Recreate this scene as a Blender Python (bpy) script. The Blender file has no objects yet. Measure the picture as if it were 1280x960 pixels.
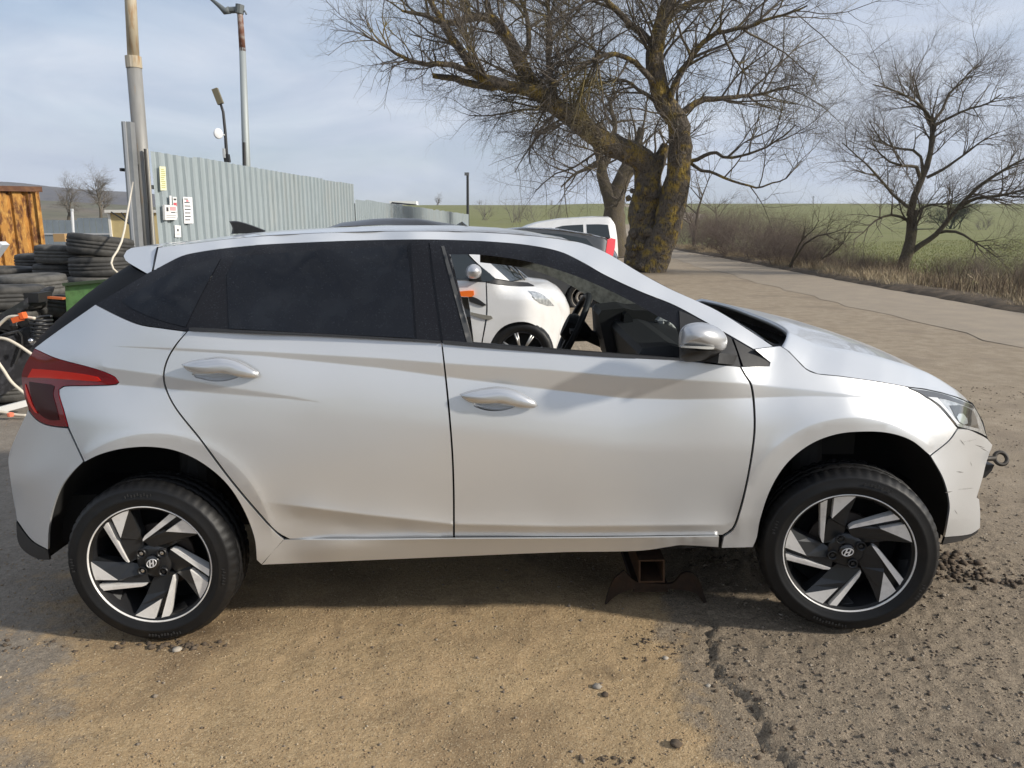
import bpy, math, random
import numpy as np
from mathutils import Vector, Quaternion, Matrix
from mathutils.geometry import delaunay_2d_cdt, tessellate_polygon

C = bpy.context.scene
COL = C.collection
rng = np.random.default_rng(7)
random.seed(7)

# ------------------------------------------------------------------ camera
H = 1.53
PITCH = math.radians(11.9)
F = 950.0                                   # focal length in photo pixels (1280 wide)
cam = bpy.data.objects.new('camera', bpy.data.cameras.new('camera'))
COL.objects.link(cam)
cam.location = (0, 0, H)
cam.rotation_euler = (math.pi / 2 - PITCH, 0, 0)
cam.data.sensor_width = 36
cam.data.lens = F / 1280 * 36
cam.data.clip_start = 0.05
cam.data.clip_end = 4000
C.camera = cam

# ------------------------------------------------------------------ light
SUN_TO = Vector((1.87, -0.63, 1.0)).normalized()
sun = bpy.data.objects.new('sun', bpy.data.lights.new('sun', 'SUN'))
COL.objects.link(sun)
sun.data.energy = 4.3
sun.data.angle = math.radians(3.0)
sun.data.color = (1.0, 0.93, 0.82)
sun.rotation_euler = (-SUN_TO).to_track_quat('-Z', 'Y').to_euler()
w = bpy.data.worlds.new('World'); C.world = w; w.use_nodes = True
nt = w.node_tree; nt.nodes.clear()
def WN(t, **k):
    n = nt.nodes.new(t)
    for a, b in k.items(): setattr(n, a, b)
    return n
sky = WN('ShaderNodeTexSky'); sky.sky_type = 'NISHITA'; sky.sun_disc = False
sky.sun_elevation = math.asin(SUN_TO.z); sky.sun_rotation = math.atan2(SUN_TO.x, SUN_TO.y)
sky.air_density = 1.0; sky.dust_density = 1.2; sky.ozone_density = 1.5
tc = WN('ShaderNodeTexCoord')
mp = WN('ShaderNodeMapping'); mp.inputs['Scale'].default_value = (1.0, 1.0, 3.6); mp.inputs['Rotation'].default_value = (0.12, -0.1, 0.5)
n1 = WN('ShaderNodeTexNoise'); n1.inputs['Scale'].default_value = 1.7; n1.inputs['Detail'].default_value = 7; n1.inputs['Roughness'].default_value = 0.5
n1.inputs['Distortion'].default_value = 0.35
r1 = WN('ShaderNodeMapRange'); r1.inputs[1].default_value = 0.36; r1.inputs[2].default_value = 0.60; r1.inputs[3].default_value = 0.36; r1.inputs[4].default_value = 0.98
mx = WN('ShaderNodeMix', data_type='RGBA')
n2 = WN('ShaderNodeTexNoise'); n2.inputs['Scale'].default_value = 4.2; n2.inputs['Detail'].default_value = 8; n2.inputs['Roughness'].default_value = 0.55; n2.inputs['Distortion'].default_value = 0.6
r2w = WN('ShaderNodeMapRange'); r2w.inputs[1].default_value = 0.38; r2w.inputs[2].default_value = 0.64
cmx = WN('ShaderNodeMix', data_type='RGBA'); cmx.inputs[6].default_value = (4.1, 4.65, 5.7, 1); cmx.inputs[7].default_value = (5.5, 5.95, 6.75, 1)
bg = WN('ShaderNodeBackground'); bg.inputs['Strength'].default_value = 0.115
wo = WN('ShaderNodeOutputWorld')
L = nt.links.new
L(tc.outputs['Generated'], mp.inputs['Vector']); L(mp.outputs[0], n1.inputs['Vector']); L(n1.outputs['Fac'], r1.inputs[0])
L(r1.outputs[0], mx.inputs[0]); L(sky.outputs[0], mx.inputs[6]); L(mp.outputs[0], n2.inputs['Vector']); L(n2.outputs['Fac'], r2w.inputs[0]); L(r2w.outputs[0], cmx.inputs[0]); L(cmx.outputs[2], mx.inputs[7]); L(mx.outputs[2], bg.inputs['Color']); L(bg.outputs[0], wo.inputs['Surface'])
C.view_settings.view_transform = 'Standard'; C.view_settings.look = 'None'
C.view_settings.exposure = 0.22; C.view_settings.gamma = 1.0
C.render.engine = 'CYCLES'
C.cycles.max_bounces = 6; C.cycles.diffuse_bounces = 3; C.cycles.glossy_bounces = 3; C.cycles.transmission_bounces = 4
C.cycles.caustics_reflective = False; C.cycles.caustics_refractive = False

# ------------------------------------------------------------------ camera geometry helpers
cp, sp = math.cos(PITCH), math.sin(PITCH)
def S(px, v, Y):
    """point seen at photo pixel (px, v) on the upright plane y = Y"""
    px = np.asarray(px, float); v = np.asarray(v, float); Y = np.asarray(Y, float) + 0 * px
    a = (px - 640) / F; b = (480 - v) / F
    dy = cp + b * sp; dz = -sp + b * cp
    t = Y / dy
    return np.stack([a * t, Y, H + dz * t], -1)
def SG(px, v, z=0.0):
    """point of the level z seen at photo pixel"""
    a = (px - 640) / F; b = (480 - v) / F
    t = (z - H) / (-sp + b * cp)
    return Vector((a * t, (cp + b * sp) * t, z))

# ------------------------------------------------------------------ materials
MATS = {}
def mat(name, col, rough=0.6, metal=0.0, coat=0.0, coat_rough=0.03, spec=0.5, noise=None, bump=None, trans=0.0, ior=1.45, noise2=None, rough_noise=None):
    """noise=(scale, colour2, lo, hi[,detail]); bump=(scale, strength, distance)"""
    if name in MATS: return MATS[name]
    m = bpy.data.materials.new(name); m.use_nodes = True
    t = m.node_tree; p = t.nodes['Principled BSDF']
    p.inputs['Base Color'].default_value = (*col, 1); p.inputs['Roughness'].default_value = rough
    p.inputs['Metallic'].default_value = metal; p.inputs['Coat Weight'].default_value = coat
    p.inputs['Coat Roughness'].default_value = coat_rough; p.inputs['Specular IOR Level'].default_value = spec
    p.inputs['Transmission Weight'].default_value = trans; p.inputs['IOR'].default_value = ior
    tcn = t.nodes.new('ShaderNodeTexCoord')
    cur = None
    for nz in (noise, noise2):
        if not nz: continue
        n = t.nodes.new('ShaderNodeTexNoise'); n.inputs['Scale'].default_value = nz[0]; n.inputs['Detail'].default_value = nz[4] if len(nz) > 4 else 6
        n.inputs['Roughness'].default_value = 0.6
        src = tcn.outputs['Object']
        if len(nz) > 5:
            mpn = t.nodes.new('ShaderNodeMapping'); mpn.inputs['Scale'].default_value = nz[5]
            t.links.new(src, mpn.inputs[0]); src = mpn.outputs[0]
        t.links.new(src, n.inputs['Vector'])
        mr = t.nodes.new('ShaderNodeMapRange'); mr.inputs[1].default_value = nz[2]; mr.inputs[2].default_value = nz[3]
        t.links.new(n.outputs['Fac'], mr.inputs[0])
        mm = t.nodes.new('ShaderNodeMix'); mm.data_type = 'RGBA'
        mm.inputs[6].default_value = (*col, 1); mm.inputs[7].default_value = (*nz[1], 1)
        if cur: t.links.new(cur, mm.inputs[6])
        t.links.new(mr.outputs[0], mm.inputs[0]); cur = mm.outputs[2]
    if cur: t.links.new(cur, p.inputs['Base Color'])
    if rough_noise:
        n = t.nodes.new('ShaderNodeTexNoise'); n.inputs['Scale'].default_value = rough_noise[0]; n.inputs['Detail'].default_value = 5
        t.links.new(tcn.outputs['Object'], n.inputs['Vector'])
        mr = t.nodes.new('ShaderNodeMapRange'); mr.inputs[1].default_value = 0.35; mr.inputs[2].default_value = 0.65
        mr.inputs[3].default_value = rough_noise[1]; mr.inputs[4].default_value = rough_noise[2]
        t.links.new(n.outputs['Fac'], mr.inputs[0]); t.links.new(mr.outputs[0], p.inputs['Roughness'])
    if bump:
        n = t.nodes.new('ShaderNodeTexNoise'); n.inputs['Scale'].default_value = bump[0]; n.inputs['Detail'].default_value = 6
        t.links.new(tcn.outputs['Object'], n.inputs['Vector'])
        b = t.nodes.new('ShaderNodeBump'); b.inputs['Strength'].default_value = bump[1]; b.inputs['Distance'].default_value = bump[2]
        t.links.new(n.outputs['Fac'], b.inputs['Height']); t.links.new(b.outputs[0], p.inputs['Normal'])
    MATS[name] = m
    return m

PAINT = mat('silver_paint', (0.655, 0.668, 0.680), rough=0.32, metal=0.46, coat=0.6, coat_rough=0.02, rough_noise=(3.0, 0.30, 0.35))
TRIM = mat('black_gloss_trim', (0.008, 0.008, 0.010), rough=0.16, spec=0.32, noise=(190, (0.022, 0.025, 0.03), 0.60, 0.66, 2))
TINT = mat('tinted_glass', (0.006, 0.007, 0.010), rough=0.03, spec=0.36, noise=(5, (0.011, 0.013, 0.017), 0.5, 0.7), noise2=(150, (0.017, 0.020, 0.024), 0.62, 0.72, 2))
PLASTIC = mat('black_plastic', (0.018, 0.018, 0.019), rough=0.5, noise=(60, (0.03, 0.03, 0.03), 0.5, 0.8))
DARK = mat('dark_void', (0.006, 0.006, 0.006), rough=0.9)
LINER = mat('wheel_liner', (0.01, 0.0098, 0.0095), rough=0.85, noise=(9, (0.02, 0.018, 0.016), 0.55, 0.8))
RUBBER = mat('tyre_rubber', (0.009, 0.009, 0.0095), rough=0.5, spec=.35, noise=(14, (0.016, 0.015, 0.014), 0.5, 0.8), bump=(220, 0.15, 0.002))
ALLOY = mat('machined_alloy', (0.84, 0.82, 0.79), rough=0.36, metal=0.25, noise=(30, (0.62, 0.60, 0.57), 0.5, 0.8))
GUNMETAL = mat('dark_wheel_paint', (0.020, 0.021, 0.023), rough=0.38, metal=0.2, coat=0.2)
CHROME = mat('chrome', (0.75, 0.75, 0.76), rough=0.15, metal=1.0)
REDGLASS = mat('tail_light_red', (0.17, 0.004, 0.012), rough=0.06, spec=.5, noise=(6, (0.24, 0.008, 0.014), 0.4, 0.7))
REDBRIGHT = mat('tail_light_strip', (0.80, 0.020, 0.010), rough=0.15)
REDDARK = mat('tail_light_dark', (0.045, 0.002, 0.005), rough=0.15, spec=.15)
CLEARLENS = mat('clear_lens', (0.30, 0.32, 0.33), rough=0.05, coat=1.0, metal=0.35, noise=(26, (0.62, 0.64, 0.65), 0.4, 0.66))
FABRIC = mat('grey_trim_fabric', (0.50, 0.50, 0.48), rough=0.9, bump=(150, 0.3, 0.002), noise=(40, (0.24, 0.24, 0.23), 0.4, 0.7))
DASH = mat('dashboard_plastic', (0.030, 0.031, 0.033), rough=0.55)
WHITEPAINT = mat('white_paint', (0.70, 0.70, 0.695), rough=0.35, coat=0.7, noise=(4, (0.60, 0.595, 0.57), 0.45, 0.8))
GREYPAINT = mat('dark_grey_paint', (0.055, 0.06, 0.066), rough=0.4, metal=0.2, coat=0.5, noise=(5, (0.085, 0.085, 0.083), 0.4, 0.8))
GLASS_DARK = mat('car_window_glass', (0.02, 0.026, 0.028), rough=0.04, coat=0.5)

# ------------------------------------------------------------------ object helpers
WL = {}
def reg(o, wl): WL[o.name] = Vector(wl)
def thing(name, loc, label, cat, group=None, rotz=0.0):
    o = bpy.data.objects.new(name, None); COL.objects.link(o)
    o.location = loc; o.rotation_euler = (0, 0, rotz); o.empty_display_size = 0.1
    o['label'] = label; o['category'] = cat
    if group: o['group'] = group
    reg(o, loc); return o
def sub_empty(name, loc, parent):
    o = bpy.data.objects.new(name, None); COL.objects.link(o); o.empty_display_size = 0.05
    o.parent = parent; o.location = Vector(loc) - WL[parent.name]; reg(o, loc); return o
def tag(o, label=None, cat=None, group=None, kind=None):
    if label: o['label'] = label
    if cat: o['category'] = cat
    if group: o['group'] = group
    if kind: o['kind'] = kind
    return o
def mesh_data(name, verts, faces, m, smooth=True):
    me = bpy.data.meshes.new(name)
    verts = np.asarray(verts, float).reshape(-1, 3)
    if isinstance(faces, np.ndarray):
        k = faces.shape[1]; nf = len(faces)
        me.vertices.add(len(verts)); me.vertices.foreach_set('co', verts.ravel())
        me.loops.add(nf * k); me.loops.foreach_set('vertex_index', faces.astype(np.int32).ravel())
        me.polygons.add(nf); me.polygons.foreach_set('loop_start', np.arange(0, nf * k, k, dtype=np.int32))
        me.update(calc_edges=True)
    else:
        me.from_pydata([tuple(p) for p in verts], [], [tuple(f) for f in faces])
    if smooth: me.polygons.foreach_set('use_smooth', np.ones(len(me.polygons), bool))
    me.update(); me.validate()
    if m: me.materials.append(m)
    return me
def obj(name, verts, faces, m, parent=None, smooth=True, base=None):
    """verts in WORLD coordinates; linked as one mesh object under parent (or at base)"""
    verts = np.asarray(verts, float).reshape(-1, 3)
    b = WL[parent.name] if parent else Vector(base if base is not None else (0, 0, 0))
    me = mesh_data(name, verts - np.array(b), faces, m, smooth)
    o = bpy.data.objects.new(name, me); COL.objects.link(o)
    if parent: o.parent = parent
    else: o.location = b
    reg(o, b); return o
def local_obj(name, me, parent, loc=(0, 0, 0), rot=(0, 0, 0)):
    o = bpy.data.objects.new(name, me); COL.objects.link(o); o.parent = parent
    o.location = loc; o.rotation_euler = rot
    reg(o, WL[parent.name] + Vector(loc)); return o
def copy_tree(o, parent=None):
    c = o.copy(); COL.objects.link(c); c.parent = parent
    for ch in list(o.children): copy_tree(ch, c)
    return c

class MB:
    """collects simple solids for ONE mesh"""
    def __init__(s): s.v = []; s.f = []
    def add(s, v, f):
        n = len(s.v); s.v += [tuple(p) for p in v]; s.f += [tuple(i + n for i in q) for q in f]; return s
    def box(s, c, size, rot=None):
        c = Vector(c); hx, hy, hz = [k / 2 for k in size]
        pts = [Vector((x, y, z)) for x in (-hx, hx) for y in (-hy, hy) for z in (-hz, hz)]
        if rot is not None: pts = [rot @ p for p in pts]
        return s.add([c + p for p in pts], [(0, 1, 3, 2), (4, 6, 7, 5), (0, 4, 5, 1), (2, 3, 7, 6), (0, 2, 6, 4), (1, 5, 7, 3)])
    def tube(s, pts, r, k=8, caps=True):
        v, f = tube(pts, r, k, caps); return s.add(v, f)
    def bar(s, a, b, wx, wy, up=(0, 0, 1)):
        a, b = Vector(a), Vector(b); d = (b - a).normalized(); x = d.cross(Vector(up))
        if x.length < 1e-4: x = d.cross(Vector((0, 1, 0)))
        x.normalize(); y = x.cross(d)
        p = [q + x * sx * wx / 2 + y * sy * wy / 2 for q in (a, b) for sx, sy in ((-1, -1), (1, -1), (1, 1), (-1, 1))]
        return s.add(p, [(3, 2, 1, 0), (4, 5, 6, 7), (0, 1, 5, 4), (1, 2, 6, 5), (2, 3, 7, 6), (3, 0, 4, 7)])
    def lathe(s, prof, axis_o, axis='y', k=48, rfun=None):
        """prof [(r, h)] round an axis through axis_o"""
        o = Vector(axis_o); n = len(prof); v = []
        for i in range(k):
            a = 2 * math.pi * i / k
            for j, (r, h) in enumerate(prof):
                if rfun: r = rfun(i, j, r)
                c, q = math.cos(a) * r, math.sin(a) * r
                v.append(o + (Vector((c, h, q)) if axis == 'y' else Vector((c, q, h)) if axis == 'z' else Vector((h, c, q))))
        f = []
        for i in range(k):
            i2 = (i + 1) % k
            for j in range(n - 1):
                q = (i * n + j, i * n + j + 1, i2 * n + j + 1, i2 * n + j)
                f.append(q if axis != 'z' else q[::-1])
        return s.add(v, f)
    def prism(s, pts, off):
        """closed polygon of 3-D points extruded by off"""
        n = len(pts); off = Vector(off); pts = [Vector(p) for p in pts]
        tri = tessellate_polygon([pts])
        f = [tuple(t) for t in tri] + [tuple(i + n for i in reversed(t)) for t in tri]
        f += [(i, (i + 1) % n, (i + 1) % n + n, i + n) for i in range(n)]
        return s.add(pts + [p + off for p in pts], f)
    def build(s, name, m, parent=None, smooth=False, base=None): return obj(name, s.v, s.f, m, parent, smooth, base)

def tube(pts, r, k=8, caps=True):
    pts = [Vector(p) for p in pts]; n = len(pts)
    rr = [r] * n if isinstance(r, (int, float)) else list(r)
    v = []; f = []; px = None
    for i, p in enumerate(pts):
        d = (pts[min(i + 1, n - 1)] - pts[max(i - 1, 0)]).normalized()
        if px is None:
            px = d.cross(Vector((0.13, 0.31, 0.94)))
            if px.length < 1e-3: px = d.cross(Vector((1, 0, 0)))
        px = (px - d * px.dot(d)).normalized(); y = d.cross(px)
        for j in range(k):
            a = 2 * math.pi * j / k
            v.append(p + (px * math.cos(a) + y * math.sin(a)) * rr[i])
    for i in range(n - 1):
        for j in range(k):
            f.append((i * k + j, i * k + (j + 1) % k, (i + 1) * k + (j + 1) % k, (i + 1) * k + j))
    if caps: f.append(tuple(range(k))[::-1]); f.append(tuple((n - 1) * k + j for j in range(k)))
    return v, f

# ------------------------------------------------------------------ traced outlines -> curved sheets
def spl(pts, step=5.0, closed=True):
    """Catmull-Rom through (x, y[, corner]) points, straight tangents broken at corners"""
    n = len(pts); P = [np.array(p[:2], float) for p in pts]; K = [len(p) > 2 and bool(p[2]) for p in pts]
    out = []
    for i in range(n if closed else n - 1):
        j = (i + 1) % n
        p1, p2 = P[i], P[j]
        p0 = P[i - 1] if (closed or i > 0) else p1
        p3 = P[(j + 1) % n] if (closed or j < n - 1) else p2
        if K[i]: p0 = p1 - (p2 - p1) * 0.5
        if K[j]: p3 = p2 + (p2 - p1) * 0.5
        m = max(1, int(np.linalg.norm(p2 - p1) / step))
        # centripetal-ish tangents limited by segment length
        d = np.linalg.norm(p2 - p1) + 1e-9
        t1 = (p2 - p0); t1 = t1 / (np.linalg.norm(t1) + 1e-9) * d
        t2 = (p3 - p1); t2 = t2 / (np.linalg.norm(t2) + 1e-9) * d
        for q in range(m):
            t = q / m
            h00 = 2*t**3 - 3*t**2 + 1; h10 = t**3 - 2*t**2 + t; h01 = -2*t**3 + 3*t**2; h11 = t**3 - t**2
            out.append(h00*p1 + h10*t1 + h01*p2 + h11*t2)
    if not closed: out.append(P[-1])
    return np.array(out)
def inside(poly, pts):
    x, y = pts[:, 0], pts[:, 1]; r = np.zeros(len(pts), bool); n = len(poly)
    for i in range(n):
        x1, y1 = poly[i]; x2, y2 = poly[(i + 1) % n]
        c = ((y1 > y) != (y2 > y))
        if y1 != y2: r ^= c & (x < (x2 - x1) * (y - y1) / (y2 - y1) + x1)
    return r
def inset(poly, d):
    a = np.roll(poly, 1, 0); b = np.roll(poly, -1, 0); t = b - a
    t /= np.linalg.norm(t, axis=1)[:, None] + 1e-9
    nrm = np.stack([-t[:, 1], t[:, 0]], 1)
    ar = np.sum(poly[:, 0] * np.roll(poly[:, 1], -1) - np.roll(poly[:, 0], -1) * poly[:, 1])
    return poly + nrm * d * (1 if ar > 0 else -1)
def sheet2d(outline, step, extra=None, holes=()):
    loops = [outline] + list(holes)
    pts = [p for l in loops for p in l]; edges = []; k = 0
    for l in loops:
        m = len(l); edges += [(k + i, k + (i + 1) % m) for i in range(m)]; k += m
    bp = np.array(pts)
    lo, hi = outline.min(0), outline.max(0)
    gx, gy = np.meshgrid(np.arange(lo[0] + step * .5, hi[0], step), np.arange(lo[1] + step * .5, hi[1], step * .87))
    gx[1::2] += step / 2
    g = np.stack([gx.ravel(), gy.ravel()], 1)
    ok = inside(outline, g)
    for h in holes: ok &= ~inside(h, g)
    g = g[ok]
    if len(g):
        d = np.min(np.linalg.norm(g[:, None] - bp[None], axis=2), axis=1); g = g[d > step * .45]
    if extra is not None and len(extra):
        e = extra[inside(outline, extra)]
        for h in holes: e = e[~inside(h, e)]
        if len(e):
            d = np.min(np.linalg.norm(e[:, None] - bp[None], axis=2), axis=1); e = e[d > .8]
        if len(e):
            if len(g):
                d = np.min(np.linalg.norm(g[:, None] - e[None], axis=2), axis=1); g = g[d > step * .4]
            g = np.concatenate([g, e]) if len(g) else e
    allp = np.concatenate([bp, g]) if len(g) else bp
    r = delaunay_2d_cdt([Vector(p) for p in allp], edges, [], 0, 1e-5)
    V = np.array([tuple(p) for p in r[0]]); T = np.array([f for f in r[2] if len(f) == 3], int)
    cen = V[T].mean(1); ok = inside(outline, cen)
    for h in holes: ok &= ~inside(h, cen)
    return V, T[ok], loops
def orient(P, T):
    n = np.cross(P[T[:, 1]] - P[T[:, 0]], P[T[:, 2]] - P[T[:, 0]])
    return T[:, ::-1].copy() if n[:, 1].sum() > 0 else T
YC = 2.57 + 0.88                     # the car's centre plane
def mirror(P, yc=None):
    P = np.array(P, float).copy(); P[:, 1] = 2 * (YC if yc is None else yc) - P[:, 1]; return P
def panel(name, pts, ymap, m, parent, step=9, extra=None, holes=(), flange=0.012, gap=0.2, far=False, proud=0.0, yc=None, raw=False, both=True, mapf=None):
    """traced sheet-metal panel: curved skin plus a flange turned inwards all round"""
    o2 = pts if raw else spl(pts)
    if gap: o2 = inset(o2, gap)
    hs = [h if isinstance(h, np.ndarray) else spl(h) for h in holes]
    V, T, loops = sheet2d(o2, step, extra, hs)
    mp_ = mapf or (lambda A: S(A[:, 0], A[:, 1], ymap(A[:, 0], A[:, 1]) - proud))
    P = mp_(V); T = orient(P, T)
    verts = [P]; faces = T.tolist(); k = len(P)
    for l in loops:
        A = mp_(l); B = A.copy(); B[:, 1] += flange
        n = len(A); verts += [A, B]
        faces += [(k + i, k + (i + 1) % n, k + n + (i + 1) % n, k + n + i) for i in range(n)]; k += 2 * n
    Pn = np.concatenate(verts)
    o = obj(name, Pn, faces, m, parent)
    if far:
        obj(name, mirror(Pn, yc), [tuple(reversed(f)) for f in faces], m, parent)
    return o
def resample(P, n):
    P = np.asarray(P, float); d = np.r_[0, np.cumsum(np.linalg.norm(np.diff(P, axis=0), axis=1))]
    t = np.linspace(0, d[-1], n); return np.stack([np.interp(t, d, P[:, i]) for i in range(P.shape[1])], 1)
def loft(name, near, centre, n_exp, m, parent, N=60, M=14, yc=None, xexp=None, thick=0.0, half=False):
    """skin from a near edge curve over the centre-line curve to the mirrored far edge"""
    A = resample(near, N); B = resample(centre, N); yc = YC if yc is None else yc
    rows = []
    for j in range(M + 1):
        s = j / M; wz = 1 - (1 - s) ** n_exp; wx = 1 - (1 - s) ** (xexp or n_exp)
        R = A.copy(); R[:, 0] += (B[:, 0] - A[:, 0]) * wx; R[:, 2] += (B[:, 2] - A[:, 2]) * wz; R[:, 1] += (yc - A[:, 1]) * s
        rows.append(R)
    if not half: rows += [mirror(R, yc) for R in reversed(rows[:-1])]
    G = np.stack(rows); r, c = G.shape[:2]
    f = [(i * c + j, i * c + j + 1, (i + 1) * c + j + 1, (i + 1) * c + j) for i in range(r - 1) for j in range(c - 1)]
    V = G.reshape(-1, 3)
    if thick:
        k = len(V); V = np.concatenate([V, V - np.array([0, 0, thick])]); f = f + [tuple(i + k for i in reversed(q)) for q in f]
    return obj(name, V, f, m, parent)
def tps(ctrl):
    c = np.array(ctrl, float); P = c[:, :2] / 100; n = len(P)
    def phi(r2): return np.where(r2 > 1e-12, 0.5 * r2 * np.log(np.maximum(r2, 1e-12)), 0)
    K = phi(((P[:, None] - P[None]) ** 2).sum(2)) + np.eye(n) * 0.02
    A = np.zeros((n + 3, n + 3)); A[:n, :n] = K; A[:n, n] = 1; A[:n, n + 1:] = P; A[n, :n] = 1; A[n + 1:, :n] = P.T
    s = np.linalg.solve(A, np.r_[c[:, 2], 0, 0, 0])
    def f(px, v):
        Q = np.stack([np.asarray(px, float).ravel(), np.asarray(v, float).ravel()], 1) / 100
        o = phi(((Q[:, None] - P[None]) ** 2).sum(2)) @ s[:n] + s[n] + Q @ s[n + 1:]
        return o.reshape(np.shape(px))
    return f
def sstep(a, b, x):
    t = np.clip((x - a) / (b - a), 0, 1); return t * t * (3 - 2 * t)

# numpy value noise
def vnoise(x, y, seed=0):
    xi = np.floor(x).astype(np.int64); yi = np.floor(y).astype(np.int64); fx = x - xi; fy = y - yi
    fx = fx * fx * (3 - 2 * fx); fy = fy * fy * (3 - 2 * fy)
    def h(a, b):
        n = (a * 374761393 + b * 668265263 + seed * 974711) & 0xffffffff
        n = ((n ^ (n >> 13)) * 1274126177) & 0xffffffff
        return ((n ^ (n >> 16)) & 0xffff) / 65535.0
    return (h(xi, yi) * (1 - fx) + h(xi + 1, yi) * fx) * (1 - fy) + (h(xi, yi + 1) * (1 - fx) + h(xi + 1, yi + 1) * fx) * fy
def fbm(x, y, sc, oct=4, seed=0):
    r = 0; a = 1.0; t = 0
    for o in range(oct):
        r = r + a * vnoise(x * sc + 17.3 * o, y * sc - 9.1 * o, seed + o); t += a; a *= .5; sc *= 2.03
    return r / t
# ================================================================== GROUND
EDGE_PX = [(862, 742), (872, 775), (884, 805), (905, 850), (928, 895), (950, 935), (978, 985)]
EDGE = np.array([SG(a, b)[:2] for a, b in EDGE_PX])
EDGE = np.concatenate([[[EDGE[0][0] - .05, EDGE[0][1] + .6]], EDGE])
def edge_dist(x, y):
    """signed distance (right positive) to the broken slab edge, and reach along it"""
    ex = np.interp(y, EDGE[::-1, 1], EDGE[::-1, 0])
    jag = (fbm(x, y, 9, 3, 5) - .5) * .13 + (fbm(x, y, 34, 2, 8) - .5) * .06
    d = x - ex + jag
    wgt = sstep(3.1, 2.6, y)
    return d, wgt
def far_rise(x, y):
    r = np.sqrt(x * x + y * y)
    base = 8.8 * sstep(36, 330, y) ** 1.0 * sstep(-140, -10, x + .12 * y)
    base = base + 1.0 * sstep(20, 60, y) * sstep(9.5, 30, x) * .5
    behind = 26 * sstep(-60, -300, y)  # unseen rise behind the camera, added for a dark horizon in reflections
    return base + behind
def ground_z(x, y, fine=True):
    x = np.asarray(x, float); y = np.asarray(y, float)
    z = far_rise(x, y)
    z = z + 0.028 * sstep(0.2, 1.3, x) * sstep(-40, -10, -y) 
    if fine:
        near = sstep(14, 6, y) * sstep(-4, -1, y)
        z = z + near * ((fbm(x, y, 1.3, 3, 1) - .5) * .03 + (fbm(x, y, 14, 3, 2) - .5) * .008)
        d, wgt = edge_dist(x, y)
        rough = .35 + .65 * sstep(-.05, .12, d)
        z = z + near * (fbm(x, y, 42, 3, 3) - .5) * .016 * rough
        z = z + wgt * (0.009 * sstep(-.02, .04, d) - .016 * np.exp(-(d / .013) ** 2))
    return z
def axis(lo, hi, dense_lo, dense_hi, st, grow=1.09):
    a = list(np.arange(dense_lo, dense_hi + st / 2, st)); s = st; x = a[-1]
    while x < hi: s *= grow; x += s; a.append(x)
    s = st; x = a[0]; b = []
    while x > lo: s *= grow; x -= s; b.append(x)
    return np.array(b[::-1] + a)
gx = axis(-900, 900, -2.2, 2.3, .0135, 1.08); gy = axis(-400, 1500, 1.55, 3.9, .0135, 1.06)
GX, GY = np.meshgrid(gx, gy)
GZ = ground_z(GX, GY)
nx, ny = len(gx), len(gy)
gv = np.stack([GX, GY, GZ], -1).reshape(-1, 3)
ii = np.arange(nx * ny).reshape(ny, nx)
gf = np.stack([ii[:-1, :-1], ii[:-1, 1:], ii[1:, 1:], ii[1:, :-1]], -1).reshape(-1, 4)

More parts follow.
